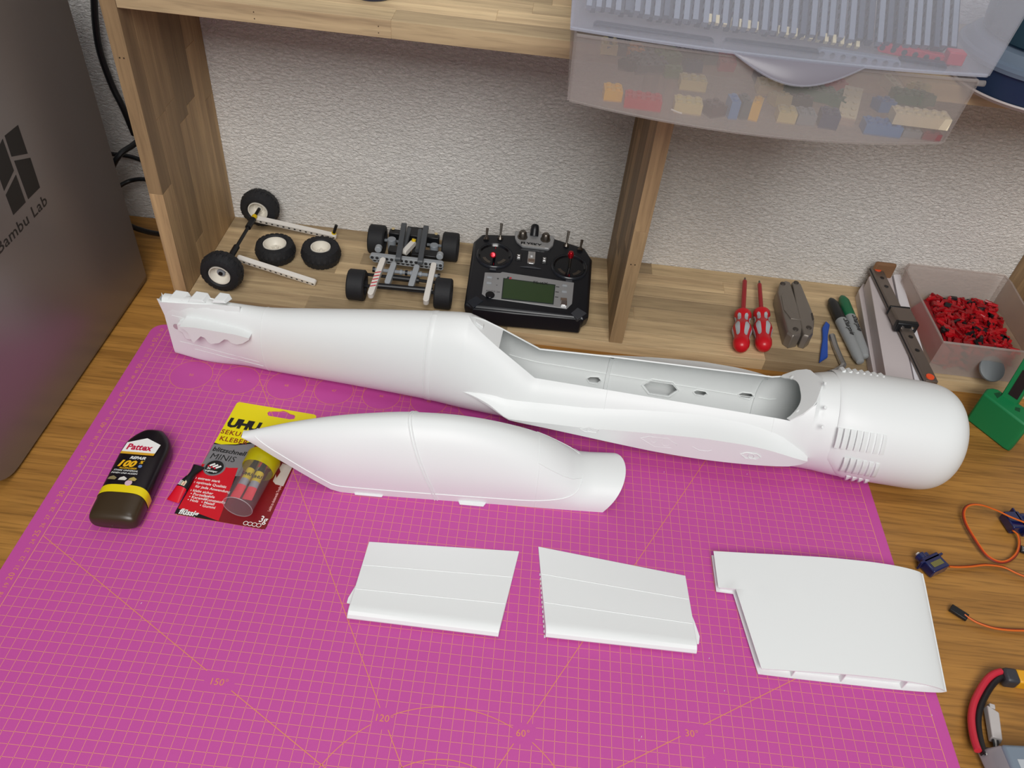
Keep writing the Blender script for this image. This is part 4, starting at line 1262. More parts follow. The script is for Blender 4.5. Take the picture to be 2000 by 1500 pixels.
# marker pens
def marker(a, b, capcol, label, xo):
    A_ = Vector(a); B_ = Vector(b); d = (B_ - A_); L = d.length; d.normalize()
    t = thing('marker_pen', (A_.x, A_.y, ZS), label, 'marker')
    MB().lathe([(0, .02), (.05, .3), (.15, .5), (1.2, .72), (L * .62, .82), (L * .66, .82)], A_, d, n=28).build('barrel', mat('marker_grey', '#979b9c', .42), t)
    MB().lathe([(L * .62, .74), (L * .63, .84), (L * .9, .78), (L * .97, .5), (L, .25), (L + .03, .02)], A_, d, n=28).build('cap', mat(capcol[0], capcol[1], .45), t)
    u = Vector((.25, -.35, 1)); u = (u - d * u.dot(d)).normalized(); wv = -d.cross(u)
    M = frame(A_ + d * (L * .58) + u * .845 - wv * .0, -d, d.cross(-u))
    M = frame(A_ + d * (L * .60) + u * .83, -d, u.cross(-d))
    text('Sharpie' if xo else 'Sharpie', 1.15, M @ Matrix.Translation((0, -.35, 0)), black_ink, t, 'pen_lettering', bold=.02, shear=.25)
za = ZS + .84
marker(at(1681, 708, za), at(1622, 584, za), ('marker_cap_black', '#16191b'), 'marker pen with a black cap, resting against the green-capped one', 1)
marker(at(1690, 698, za), at(1644, 579, za), ('marker_cap_green', '#0c6b43'), 'marker pen with a green cap', 1)

# ------------------------------------------------------------------ white folded cartons, paper sheet, linear rail
cart = mat('white_card', '#cdc4c4', 0.6)
cart2 = mat('white_paper', '#e6e4e8', 0.6)
k = thing('white_carton', (94, 70, ZS), 'long narrow white carton lying at the left of the linear rail', 'box')
P = [at(x, y, 3.0) for x, y in ((1677, 567), (1686, 553), (1697, 558), (1731, 738), (1708, 738))]
lo = [(p.x, p.y, ZS) for p in P]; hi = [(p.x, p.y, 3.0) for p in P]
MB().hexa(lo, hi).build('carton_body', cart, k, bev=.08)
k2 = thing('white_carton', (97, 70, ZS), 'taller open-ended white carton under the linear rail', 'box')
P = [at(x, y, 5.2) for x, y in ((1697, 541), (1706, 531), (1741, 535), (1785, 745), (1732, 742))]
MB().hexa([(p.x, p.y, 3.02) for p in P], [(p.x, p.y, 5.2) for p in P]).build('carton_body', cart, k2, bev=.08)
P = [at(x, y, 5.5) for x, y in ((1746, 534), (1752, 533), (1760, 534), (1824, 748), (1790, 748))]
k3 = thing('paper_stack', (100, 70, ZS), 'folded white sheets lying between the linear rail and the clear bin', 'paper')
MB().hexa([(p.x, p.y, ZS) for p in P], [(p.x, p.y, 5.3) for p in P]).build('folded_sheet', cart2, k3, bev=.05)
b = MB()
for i in range(6):
    q = at(1768, 635 + 3.2 * i, 5.32); b.box(q.x - .2, q.x + 1.1, q.y, q.y + .12, 5.3, 5.33)
b.build('printed_lines', mat('faint_ink', '#8d8d98', .6), k3, ang=0)
# tan card tube behind
cbp = aty(1731, 512, 80.4); o = MB().box(cbp.x - 1.5, cbp.x + 1.6, 79.9, 80.6, ZS, cbp.z).build('cardboard_strip', mat('brown_card', '#7d5a3c', .8), None, origin=(102, 80, ZS), bev=.35)
tag(o, 'brown cardboard strip standing at the wall behind the linear rail', 'cardboard')
rl_ = thing('linear_rail', (99, 70, ZS), 'dark steel linear guide rail with a black carriage and orange end plugs', 'linear rail')
zr = 6.3
ra = at(1704, 519, zr); rb = at(1812, 744, zr)
rd_ = (rb - ra).normalized(); rn = Vector((-rd_.y, rd_.x, 0)); Lr = (rb - ra).length
MR = frame(ra, rd_, rn)
railm = mat('rail_steel', '#7d736b', 0.33, 0.6)
# side view faces left: rail profile 1.5 wide, 1.0 high
MB(MR).hexa([(0, -.2, -1.0), (Lr, -.2, -1.0), (Lr, 1.35, -1.0), (0, 1.35, -1.0)], [(0, -.2, 0), (Lr, -.2, 0), (Lr, 1.35, 0), (0, 1.35, 0)]).build('rail', railm, rl_, bev=.06)
MB(MR).box(0.1, Lr - .1, -.26, -.2, -.6, -.45).build('rail_groove', black_pl, rl_, ang=0)
or_ = mat('orange_plug', '#f0562c', 0.4)
for s_ in (.85, Lr - .8):
    MB(MR).lathe([(-.02, .52), (.12, .5), (.14, .1), (.14, .01)], (s_, .55, 0), (0, 0, 1), n=20).build('orange_end_plug', or_, rl_)
for s_ in (2.7 + .2, 4.95, 13.2, 16.0, 18.7):
    if s_ < Lr - 1.2:
        MB(MR).lathe([(.005, .26), (.03, .3), (.02, .34)], (s_, .6, 0), (0, 0, 1), n=16, caps=False).build('screw_hole', dark_steel, rl_)
        MB(MR).cyl((s_, .6, 0), (s_, .6, .012), .26, n=14).build('screw_hole', black_pl, rl_, ang=0)
cs = MR.inverted() @ at(1738, 598, zr + .6); ce = MR.inverted() @ at(1768, 632, zr + .6)
c0_, c1_ = cs.x - .2, ce.x + .2
MB(MR).box(c0_ + .35, c1_ - .5, -.75, 2.0, -.7, .75).build('carriage', mat('carriage_steel', '#7a6f66', .38, .55), rl_, bev=.22)
MB(MR).box(c0_, c0_ + .38, -.8, 2.05, -.75, .7).build('end_cap', black_pl, rl_, bev=.15)
MB(MR).box(c1_ - .9, c1_, -.85, 2.1, -.8, .72).build('end_cap', black_pl, rl_, bev=.18)
for yy in (.0, 1.3):
    MB(MR).lathe([(0, .24), (.08, .22), (.1, .05)], (c1_, yy, .1), (1, 0, 0), n=14).build('cap_screw', chrome, rl_)
# rail is propped: small white pad under it so it rests on the cartons
MB(MR).box(1.0, Lr - 1.0, .1, 1.1, -1.25, -1.0).build('protective_strip', cart, rl_, ang=0)

# ------------------------------------------------------------------ open clear bin full of small red pieces
bn = thing('clear_bin', (110, 73, ZS), 'open frosted plastic bin of small red and black building pieces on the lower board', 'container')
zt_ = 7.6
rimp = [at(x, y, zt_) for x, y in ((1768, 524), (1776, 516), (1962, 538), (1975, 552), (2047, 678), (2040, 692), (1842, 668), (1836, 655))]
rimp = [Vector((p.x, min(p.y, YW - .4), zt_)) for p in rimp]
botp = [at(x, y, ZS + .05) for x, y in ((1806, 596), (1812, 590), (1948, 600), (1958, 610), (2022, 722), (2015, 738), (1822, 712), (1816, 700))]
cb = sum(rimp, Vector()) / 8
botp = [Vector((cb.x + (p.x - cb.x) * .93, cb.y + (p.y - cb.y) * .9, ZS + .03)) for p in rimp]
wl = MB()
def lerpl(a, b, t): return [p.lerp(q, t) for p, q in zip(a, b)]
wl.loft([botp, lerpl(botp, rimp, .5), rimp], caps=False); wl.add([tuple(p) for p in botp], [tuple(range(8))])
frost_bin = glassy('frosted_bin', '#f8f4f2', 0.66, 0.35, '#e2dcd8')
wl.build('bin_wall', frost_bin, bn, ang=40, solid=.15)
MB().tube([*rimp, rimp[0], rimp[1]], .17, n=6).build('rim', frost_bin, bn)
fc = rimp[6].lerp(rimp[5], .6); fc = Vector((fc.x, fc.y - .25, 4.3))
MB().lathe([(0, 1.75), (.2, 1.7), (.35, 1.2), (.36, .02)], Vector((fc.x, fc.y + .1, fc.z)), (.05, -.6, .8), n=28).build('grip_disc', mat('grey_disc', '#6d7274', .45), bn)
pc = [MB().box(-.8, .8, -.2, .2, -.2, .2), MB().box(-.4, .4, -.4, .4, -.16, .16), MB().box(-.6, .6, -.16, .16, -.16, .16), MB().lathe([(-.8, .02), (-.8, .24), (-.1, .24), (-.08, .3), (.08, .3), (.1, .24), (.8, .24), (.8, .02)], (0, 0, 0), (1, 0, 0), n=8), MB()]
pc[4].box(-.6, .6, -.2, .2, -.2, .2).box(-.2, .2, -.2, .7, -.2, .2)
red_m = [mat('red_piece', '#b80f1c', .38), mat('red_piece_dark', '#960c16', .38)]
proto = {}
rd = random.Random(21)
hq = [at(1812, 574, 3.9), at(1938, 586, 3.9), at(1992, 690, 3.9), at(1850, 672, 3.9)]
lowq = [Vector((cb.x + (p.x - cb.x) * .84, cb.y + (p.y - cb.y) * .84, ZS + .2)) for p in (botp[0], botp[3], botp[5], botp[6])]
lowq = [Vector((cb.x + (p.x - cb.x) * .93, cb.y + (p.y - cb.y) * .93, p.z + .05)) for p in lowq]
hc = sum(hq, Vector()) / 4
hq = [hc + (p - hc) * .97 for p in hq]
# packed lower layers of the heap, uncountable; the 300 pieces on its surface and front are singles
hb_ = MB(); rows_ = []
for i in range(13):
    row_ = []
    for j in range(13):
        q = hq[0].lerp(hq[1], j / 12).lerp(hq[3].lerp(hq[2], j / 12), i / 12)
        row_.append((q.x, q.y, 3.35 + rd.uniform(-.18, .18)))
    rows_.append(row_)
hb_.grid(rows_)
top_ = [Vector(rows_[0][0]), Vector(rows_[0][-1]), Vector(rows_[-1][-1]), Vector(rows_[-1][0])]
hb_.loft([[tuple(p) for p in lowq], [(p.x, p.y, 3.3) for p in top_]], caps=False)
hp = hb_.build('red_piece_heap', mat('red_piece_mass', '#a00e1a', .45, bump=.6, bscale=350), None, origin=(110, 73, ZS), ang=0, kind='stuff')
tag(hp, 'packed mass of small red pieces filling the lower part of the clear bin', 'toy pieces')
for i in range(300):
    u, v = rd.random(), rd.random()
    if i > 60:
        q = hq[0].lerp(hq[1], .02 + .96 * u).lerp(hq[3].lerp(hq[2], .02 + .96 * u), .02 + .96 * v)
        zz = 3.62 + rd.uniform(-.15, .35)
    else:
        f0_ = lowq[3].lerp(lowq[2], .03 + .94 * u); f1_ = hq[3].lerp(hq[2], .03 + .94 * u); q = f0_.lerp(f1_, v); zz = ZS + .3 + (3.4 - ZS) * v; q = q + Vector((0, -.05, 0))
    kk = rd.randrange(5); blk = rd.random() < .15; mt0 = black_pl if blk else red_m[rd.randrange(2)]
    key = (kk, mt0.name)
    if key not in proto:
        o = pc[kk].build('small_brick_piece', mt0, None, origin=(0, 0, 0), bev=0); proto[key] = o
    else:
        o = proto[key].copy(); COL.objects.link(o)
    o.location = Vector((q.x, q.y, zz)) * S
    o.rotation_euler = (rd.uniform(-.3, .3), rd.uniform(-.3, .3), rd.uniform(0, 6.28))
    tag(o, ('black' if blk else 'red') + ' small building piece in the heap inside the clear bin', 'toy piece', ('black' if blk else 'red') + ' pieces in the clear bin')
# ------------------------------------------------------------------ black glue bottle
gb = thing('glue_bottle', (6.6, 32, 0), 'black glue bottle with yellow band and white label, left of the blister card', 'glue')
bt = mat('bottle_black', '#120c14', 0.3)
btc = mat('bottle_cap_amber', '#3a2c1a', 0.32)
bty = mat('band_yellow', '#ead20a', 0.4)
GA = Vector((6.75, 26.1, 0)); GD = Vector((-.035, 1, 0)).normalized(); GN = Vector((GD.y, -GD.x, 0))
BY = [0, .25, .7, 1.6, 3.4, 6, 8.5, 10, 11.2, 12.0, 12.35]
BW = [2.0, 2.35, 2.45, 2.5, 2.5, 2.5, 2.5, 2.45, 1.95, 1.2, .9]
BT = [.7, 1.0, 1.2, 1.3, 1.36, 1.38, 1.34, 1.25, 1.1, .95, .6]
def bring(y, off=0.0, n=36, e=.62):
    w_, t_ = spline(y, BY, BW) + off, spline(y, BY, BT) + off
    out = []
    for i in range(n):
        a = 2 * pi * i / n; c, s_ = cos(a), sin(a)
        out.append(GA + GD * y + GN * (w_ * (abs(c) ** e) * (1 if c > 0 else -1)) + Vector((0, 0, 1.4 + t_ * (abs(s_) ** e) * (1 if s_ > 0 else -1))))
    return out
MB().loft([bring(y) for y in (3.1, 3.6, 4.5, 6, 7.5, 9, 10, 10.6, 11.2, 11.7, 12.0, 12.35)]).build('bottle_body', bt, gb, ang=50)
MB().loft([bring(y, -.03) for y in (0, .12, .25, .5, .8, 1.2, 1.7, 2.4, 3.2)]).build('cap', btc, gb, ang=50)
def band(y0, y1, off, mt0, nm, f=lambda a: 0):
    rows = []
    for k in range(6):
        r = []
        for i in range(37):
            y = y0 + (y1 - y0) * k / 5 - .35 * f(2 * pi * i / 36)
            r.append(bring(y, off)[i % 36])
        rows.append(r)
    MB().grid(rows).build(nm, mt0, gb, ang=60)
band(3.0, 3.95, .02, bty, 'yellow_band', lambda a: abs(cos(a)) ** 3)
topz = 2.80
MG = frame(GA + Vector((0, 0, topz)), GN, GD)
MB(MG).prism([(-1.95, 8.15), (1.55, 8.15), (1.75, 9.55), (.05, 10.35), (-1.8, 9.55)], 0, .02).build('white_label', white_ink, gb, ang=0)
MB(MG).prism([(-1.97, 8.0), (1.53, 8.0), (1.58, 8.3), (-1.94, 8.3)], .0, .03).build('gold_stripe', mat('gold_ink', '#dba52c', .4), gb, ang=0)
text('Pattex', 1.12, MG @ Matrix.Translation((-1.62, 8.62, .03)), mat('magenta_red_ink', '#c41040', .4), gb, 'label_lettering', bold=.035, shear=.12, sx=.9)
text('REPAIR', .52, MG @ Matrix.Translation((-.75, 7.35, .02)), white_ink, gb, 'label_lettering', bold=.03, shear=.3)
text('100', 1.15, MG @ Matrix.Translation((-1.75, 6.3, .02)), mat('gold_yellow_ink', '#f0b81c', .4), gb, 'label_lettering', bold=.05, shear=.3, sx=1.05)
text('%', .55, MG @ Matrix.Translation((.45, 6.8, .02)), mat('gold_yellow_ink', '#f0b81c', .4), gb, 'label_lettering', bold=.03, shear=.3)
text('ALLESKLEBER', .3, MG @ Matrix.Translation((-1.3, 5.98, .02)), mat('gold_yellow_ink', '#f0b81c', .4), gb, 'label_lettering', bold=.02, shear=.2)
text('STARK UNIVERSAL', .3, MG @ Matrix.Translation((-1.75, 5.65, .02)), white_ink, gb, 'label_lettering', bold=.01, shear=.2)
text('INNEN UND AUSSEN', .28, MG @ Matrix.Translation((-1.85, 5.3, .02)), white_ink, gb, 'label_lettering', bold=.01, shear=.2)
for i, (x0, c_) in enumerate(((-1.9, '#8a7c54'), (-.85, '#d8d4cc'), (.15, '#b8a45c'))):
    MB(MG).prism([(x0, 4.5), (x0 + .75, 4.5), (x0 + .85, 4.75), (x0 + .45, 5.0), (x0 + .1, 4.8)], 0, .02).build('pictogram', mat('pictogram_ink_%s' % 'abc'[i], c_, .5), gb, ang=0)
MB(MG).lathe([(0, .36), (.02, .36)], (.35, 4.2, 0), (0, 0, 1), n=20).build('round_mark', mat('pale_pink_ink', '#d6b6bf', .5), gb, ang=0)
MB(MG).lathe([(0, .2), (.02, .2)], (.7, 6.45, 0), (0, 0, 1), n=16).build('round_mark', mat('pale_blue_ink', '#6d86b8', .5), gb, ang=0)
# shallow dimple in the end of the cap
MB().lathe([(0, .3), (.03, .2), (-.1, .1), (-.1, .01)], GA + GD * .02 + Vector((0, 0, 1.3)), -GD, n=18).build('cap_dimple', btc, gb)

# ------------------------------------------------------------------ blister card with a tube of small glue tubes
bc = thing('blister_card', (16.5, 37, 0), 'yellow, silver and red blister card under the tip of the canopy hatch', 'package')
def cz(px, py, z=.1): return at(px, py, z)
CO = at(340, 1003, .09); CX = at(518, 1034, .09); CT = at(455, 783, .09)
ex_ = (CX - CO).normalized(); ey_ = (CT - CO); MC = frame(CO, ex_, ey_); MCi = MC.inverted()
WC = (CX - CO).length; HC = (MCi @ CT).y
def cu(px, py, z=.09):
    l = MCi @ at(px, py, z); return (l.x, l.y)
hole = [cu(x, y) for x, y in ((522, 806), (526, 803), (540, 803), (547, 803), (553, 802), (560, 804), (566, 808), (574, 810), (577, 813), (575, 818), (566, 819), (530, 813), (524, 812))]
outl = rrect(0, WC, 0, HC, (.35, .45, .45, .35), 5)
# card sheet with the hanging hole: boolean-free, triangulated with a hole through bmesh
def holed(outer, inner, z0, z1, name, mt0, parent, M):
    bm = bmesh.new()
    vo = [bm.verts.new((p[0], p[1], 0)) for p in outer]; vi = [bm.verts.new((p[0], p[1], 0)) for p in inner]
    eo = [bm.edges.new((vo[i], vo[(i + 1) % len(vo)])) for i in range(len(vo))]
    ei = [bm.edges.new((vi[i], vi[(i + 1) % len(vi)])) for i in range(len(vi))]
    bmesh.ops.triangle_fill(bm, use_beauty=True, use_dissolve=False, edges=eo + ei)
    bm.verts.index_update()
    vs = [(v.co.x, v.co.y, z1) for v in bm.verts]; fs = [tuple(v.index for v in f.verts) for f in bm.faces]
    n = len(vs); b = MB(M)
    b.add(vs + [(v[0], v[1], z0) for v in vs], fs + [tuple(i + n for i in f[::-1]) for f in fs])
    no, ni = len(vo), len(vi)
    bm.free()
    side = [(i, (i + 1) % no, n + (i + 1) % no, n + i) for i in range(no)] + [(no + i, no + (i + 1) % ni, n + no + (i + 1) % ni, n + no + i) for i in range(ni)]
    b.f += [tuple(f) for f in side]; b.mi += [0] * len(side)
    return b.build(name, mt0, parent, ang=0)
yc = mat('card_yellow', '#ecdc00', .35); rc = mat('card_red', '#d00c22', .35); sc_ = mat('card_silver', '#9a9a9e', .3, .5)
dr_ = mat('card_dark_red', '#7c1018', .35); kc = mat('card_black', '#161214', .35)
holed(outl, hole, -.08, 0, 'card_sheet', yc, bc, MC)
MB(MC).prism([(-.005, .3), (.3, -.005), (WC - .3, -.005), (WC + .005, .3), (WC + .005, HC * .56), (-.005, HC * .6)], -.06, .006).build('print_field', mat('card_dark_red', '#7c1018', .35), bc, ang=0)
def cp(pix, z, mt0, nm='print_field'):
    P = [cu(x, y) for x, y in pix]
    P = [(min(max(p[0], .02), WC - .02), min(max(p[1], .02), HC)) for p in P]
    MB(MC).prism(P, 0, z).build(nm, mt0, bc, ang=0)
cp(((416, 864), (430, 868), (460, 868), (500, 862), (540, 850), (588, 858), (518, 1035), (340, 1003)), .012, kc)
cp(((415, 867), (460, 870), (500, 866), (491, 885), (470, 930), (375, 930), (390, 905)), .016, sc_)
cp(((500, 866), (540, 854), (592, 862), (517, 1034), (425, 1024), (433, 1000), (470, 930), (490, 885)), .018, dr_)
cp(((392, 906), (412, 906), (447, 914), (465, 914), (425, 1022), (390, 1004), (348, 993), (364, 965)), .02, rc)
wo_ = mat('worn_white_print', '#c9bdb5', .4)
cp(((541, 921), (552, 905), (571, 912), (553, 950), (538, 946), (533, 940)), .022, wo_)
cp(((538, 922), (545, 912), (548, 922), (540, 934)), .024, dr_)
def ct(s_, px, py, size, mt0, **kw):
    u, v = cu(px, py); text(s_, size, MC @ Matrix.Translation((u, v, .026)), mt0, bc, 'card_lettering', **kw)
ct('UHU', 441, 832, 1.85, black_ink, bold=.06, shear=.06, sx=.98, space=.95)
brn = mat('brown_ink', '#8a2a12', .45)
ct('SEKUNDEN', 430, 846, .92, brn, bold=.015, sx=1.0, space=1.12)
ct('KLEBER', 427, 859.5, .92, brn, bold=.015, sx=1.0, space=1.1)
ct('blitzschnell', 414, 880, .86, black_ink, bold=.025, shear=.12)
ct('MINIS', 408, 895, 1.15, black_ink, bold=-.002, shear=.1)
for i, (s_, x, y) in enumerate((('\u203a extrem stark', 381, 935), ('\u203a optimale Qualit\u00e4t', 378, 943), ('  f\u00fcr jede Anwendung', 376, 951), ('\u203a klebt sicher', 371, 959), ('\u2022 Porzellan', 371, 966), ('\u2022 Keramik', 368, 972), ('\u2022 Holz', 365, 978), ('\u2022 viele', 398, 970), ('  Kunststoffe', 396, 977), ('\u2022 Metall', 392, 983), ('\u2022 Gummi', 389, 989))):
    ct(s_, x, y, .47, white_ink, bold=.012)
ct('fl\u00fcssig', 348, 1003, .98, white_ink, bold=.035, shear=.12, sx=.85)
ct('3g', 504, 1019, 1.15, white_ink, bold=.01, shear=.12, sx=.8)
u, v = cu(419, 913)
MB(MC).lathe([(.0, 1.2), (.025, 1.2), (.03, 1.0), (.031, .02)], (u, v, .0), (0, 0, 1), n=32).build('round_badge', mat('badge_grey', '#8c8e92', .3, .4), bc)
MB(MC).lathe([(.0, .98), (.036, .98)], (u, v, .0), (0, 0, 1), n=32).build('round_badge', black_ink, bc, ang=0)
for i in range(3):
    MB(MC @ Matrix.Translation((u - .35 + .38 * i, v + .3 - .1 * i, .04)) @ Matrix.Rotation(.7, 4, 'Z')).box(-.5, .3, -.11, .11, 0, .01).build('badge_drawing', white_ink, bc, ang=0)
    MB(MC @ Matrix.Translation((u - .35 + .38 * i, v + .3 - .1 * i, .045)) @ Matrix.Rotation(.7, 4, 'Z')).box(-.5, -.3, -.12, .12, 0, .01).build('badge_drawing', red_ink, bc, ang=0)
text('3x', .42, MC @ Matrix.Translation((u - .75, v - .35, .042)), white_ink, bc, 'card_lettering', bold=.02)
text('ergiebiger', .34, MC @ Matrix.Translation((u - .8, v - .68, .042)), white_ink, bc, 'card_lettering', bold=.02)
M2 = MC @ Matrix.Translation((cu(531, 992)[0], cu(531, 1000)[1], .026)) @ Matrix.Rotation(radians(90), 4, 'Z')
text('Leicht zu dosierende Tropfen', .42, M2, mat('pale_pink_print', '#e8b0ae', .4), bc, 'card_lettering', bold=.02, sx=.7)
for i in range(4):
    u, v = cu(480 + 8.5 * i, 1022 + 1.4 * i)
    MB(MC).lathe([(0.02, .26), (.028, .26), (.028, .2), (.02, .2)], (u, v, 0), (0, 0, 1), n=16, caps=False).build('small_symbol', white_ink, bc, ang=0)
# clear cup (a part of the pack) and what it holds
TA = at(464, 990, 1.75); TBt = at(515, 897, 1.85); TD = (TBt - TA).normalized(); TL = (TBt - TA).length
MB().lathe([(0, .02), (0, 1.55), (TL * .98, 1.66)], TA, TD, n=40, caps=False).build('clear_cup', clear_pl, bc)
MB().lathe([(0, 1.56), (.06, 1.6), (.1, 1.56)], TA - TD * .05, TD, n=40, caps=False).build('cup_rim', glassy('clear_rim', '#ffffff', .55, .15, '#f4f4f4'), bc)
MB().lathe([(TL * .76, 1.72), (TL * .78, 1.78), (TL * .95, 1.8), (TL * 1.0, 1.86), (TL * 1.03, 1.8), (TL * 1.035, .02)], TA, TD, n=40, caps=False).build('yellow_lid', glassy('yellow_lid_plastic', '#fff45a', .25, .3, '#e6de1a'), bc)
uu = Vector((0, 0, 1)); uu = (uu - TD * uu.dot(TD)).normalized(); ww = TD.cross(uu)
def minitube(parent_label, off, s0, s1, flip, roll, nm_, lab_):
    t = thing('small_glue_tube', tuple(TA + ww * off[0]), lab_, 'glue tube', 'small glue tubes in the clear cup'); ORG[t] = TA + ww * off[0]
    a = TA + TD * s0 + ww * off[0] * 1.05 + uu * off[1]; b_ = TA + TD * s1 + ww * off[0] * .8 + uu * off[1]
    if flip: a, b_ = b_, a
    d = (b_ - a); L = d.length; d.normalize(); side = d.cross(uu).normalized()
    def rg(t_, w_, h_): return [a + d * L * t_ + side * (w_ * cos(2 * pi * i / 16)) + uu * (h_ * sin(2 * pi * i / 16)) for i in range(16)]
    MB().loft([rg(0, .52, .05), rg(.12, .52, .12)]).build('crimp', mat('tube_red', '#e8404a', .35), t, ang=50)
    MB().loft([rg(.12, .52, .12), rg(.28, .5, .3)]).build('red_section', mat('tube_red', '#e8404a', .35), t, ang=50)
    MB().loft([rg(.28, .5, .3), rg(.42, .48, .4)]).build('silver_section', mat('tube_silver', '#a8a8ac', .35, .3), t, ang=50)
    MB().loft([rg(.42, .48, .4), rg(.66, .46, .46)]).build('yellow_section', mat('tube_yellow', '#dcc020', .4), t, ang=50)
    MB().loft([rg(.66, .44, .44), rg(.7, .36, .36), rg(1.0, .22, .22)]).build('nozzle_cap', black_pl, t, ang=50)
    M_ = frame(a + d * L * .5 + uu * .5 - side * 0, side if not flip else side, d)
    text('UHU', .52, frame(a + d * L * .47 + uu * .47, -side if (-side).x > 0 else side, uu.cross(-side if (-side).x > 0 else side)) @ Matrix.Translation((-.5, 0, .04)), black_ink, t, 'tube_lettering', bold=.03)
minitube('', (-.62, .25), .9, 6.6, False, 0, '', 'small red, silver and yellow glue tube in the clear cup, nearest the red text')
minitube('', (.62, .3), .9, 6.2, False, 0, '', 'small red, silver and yellow glue tube in the clear cup, nearest the white print')
minitube('', (.05, -.55), 1.6, 7.2, True, 0, '', 'upside-down small glue tube in the clear cup, between the other two')

# ------------------------------------------------------------------ single small tube lying left of the card
lt = thing('loose_glue_tube', (11.5, 33, 0), 'small red and black glue tube with black cap beside the blister card', 'glue tube')
p0 = at(339, 977, .2); p1 = at(370, 934, .45); p2 = at(376, 920, .5); p3 = at(388, 909, .35)
def fl_(c, w_, h_, d):
    s_ = Vector((d.y, -d.x, 0)).normalized()
    return [c + s_ * w_ * cos(2 * pi * i / 16) + Vector((0, 0, 1)) * h_ * sin(2 * pi * i / 16) for i in range(16)]
d = (p1 - p0).normalized(); sdv = Vector((d.y, -d.x, 0))
L1 = (p1 - p0).length
c_ = lambda t, z: p0 + d * L1 * t + Vector((0, 0, z - (p0.z + d.z * L1 * t)))
MB().loft([fl_(c_(-.05, .2), .72, .05, d), fl_(c_(.2, .34), .68, .18, d), fl_(c_(.5, .5), .62, .34, d)]).build('red_section', mat('tube_crimson', '#d8142a', .32), lt, ang=50)
MB().loft([fl_(c_(.5, .42), .68, .34, d), fl_(c_(.75, .5), .6, .42, d), fl_(c_(1.0, .5), .42, .4, d)]).build('black_section', black_pl, lt, ang=50)
MB().loft([fl_(c_(1.0, .5), .36, .34, d), fl_(c_(1.22, .5), .34, .34, d), fl_(c_(1.45, .45), .55, .2, d), fl_(c_(1.62, .4), .72, .14, d)]).build('cap', black_pl, lt, ang=50)
M_ = frame(c_(.58, .5) + Vector((0, 0, .33)), d, Vector((0, 0, 1)).cross(d))
MB(M_).prism([(-.1, -.32), (.45, -.32), (.62, -.1), (.45, .12), (-.1, .12)], 0, .03).build('white_label', mat('cream_ink', '#e8d8b8', .4), lt, ang=0)
for yy in (.2, .34):
    MB(M_).box(-.1, .5, yy, yy + .07, 0, .02).build('label_lines', white_ink, lt, ang=0)
text('Pattex', .24, M_ @ Matrix.Translation((-.08, -.2, .035)), red_ink, lt, 'label_lettering', bold=.02, sx=.7)

# ------------------------------------------------------------------ servos with ribbon leads
sv_blue = glassy('blue_servo_case', '#3048b8', .25, .15, '#152a78', spec=.8)
sv_blue = mat('blue_servo_case_solid', '#0f1a4c', .18, coat=.5)
wire_o = mat('orange_wire', '#d8671c', .45); wire_r = mat('red_wire', '#b03018', .45); wire_b = mat('brown_wire', '#6b3018', .5)
def servo(M, label, name='micro_servo'):
    t = thing(name, tuple(M @ Vector((1.1, .6, 0))), label, 'servo')
    MB(M).box(0, 2.3, 0, 1.2, 0, 1.9).build('case', sv_blue, t, bev=.12)
    MB(M).box(-.45, 2.75, 0, 1.2, 1.35, 1.6).build('mounting_ears', sv_blue, t, bev=.05)
    b = MB(M); b.cyl((.6, .6, 1.85), (.6, .6, 2.5), .58, n=24); b.cyl((1.35, .6, 1.85), (1.35, .6, 2.4), .32, n=16)
    b.build('gear_housing', sv_blue, t, bev=.05)
    MB(M).cyl((.6, .6, 2.45), (.6, .6, 2.75), .24, n=16).build('output_shaft', white_pl, t, bev=.03)
    return t
def ribbon(pts, parent, off=.09):
    P = smoothpath(pts, 10)
    for i, m_ in enumerate((wire_o, wire_r, wire_b)):
        Q = []
        for k, p in enumerate(P):
            d = (P[min(k + 1, len(P) - 1)] - P[max(k - 1, 0)]); s_ = Vector((d.y, -d.x, 0))
            s_ = s_.normalized() if s_.length > 1e-6 else Vector((1, 0, 0))
            Q.append(p + s_ * off * (1 - i) * .95 + Vector((0, 0, (1 - i) * off * .6)))
        MB().tube(Q, .095, n=6).build('lead_wire', m_, parent)
# servo lying on its side: its flat bottom looks at the camera
e1 = (at(1857, 1108, 1.2) - at(1814, 1128, 1.2)); e1.z = 0; e1.normalize()
e2 = Vector((-e1.y, e1.x, 0))
o = at(1816, 1130, 0)
M1 = Matrix(((e1.x, 0, e2.x, o.x), (e1.y, 0, e2.y, o.y), (0, 1, 0, 0.02), (0, 0, 0, 1)))
# local x along e1, local y up, local z (case height) away along e2
M1 = M1 @ Matrix.Translation((0, 0, 0))
s1 = servo(M1, 'small dark blue servo motor lying at the right of the hollow wing section')
text('SERVO', .01, M1, white_ink, s1) if False else None
c_ = M1 @ Vector((1.15, 1.22, .75))
MB(frame(c_, e1, e2)).box(-.75, .75, -.3, .3, 0, .02).build('olive_label', mat('olive_label', '#6f6a3a', .45), s1, ang=0)
z_ = .3
ribbon([at(x, y, z) for x, y, z in ((1853, 1106, .5), (1870, 1107, .35), (1895, 1106, .3), (1925, 1103, .3), (1958, 1107, .3), (1985, 1119, .3), (2010, 1130, .3), (2040, 1150, .3))], s1)
e1 = (at(1972, 1040, .8) - at(1951, 1008, .8)); e1.z = 0; e1.normalize(); e2 = Vector((-e1.y, e1.x, 0))
o = at(1949, 1011, 0)
M2 = Matrix(((e1.x, 0, e2.x, o.x), (e1.y, 0, e2.y, o.y), (0, 1, 0, 0.02), (0, 0, 0, 1)))
s2 = servo(M2, 'small dark blue servo motor at the right edge with its cable looped over it')
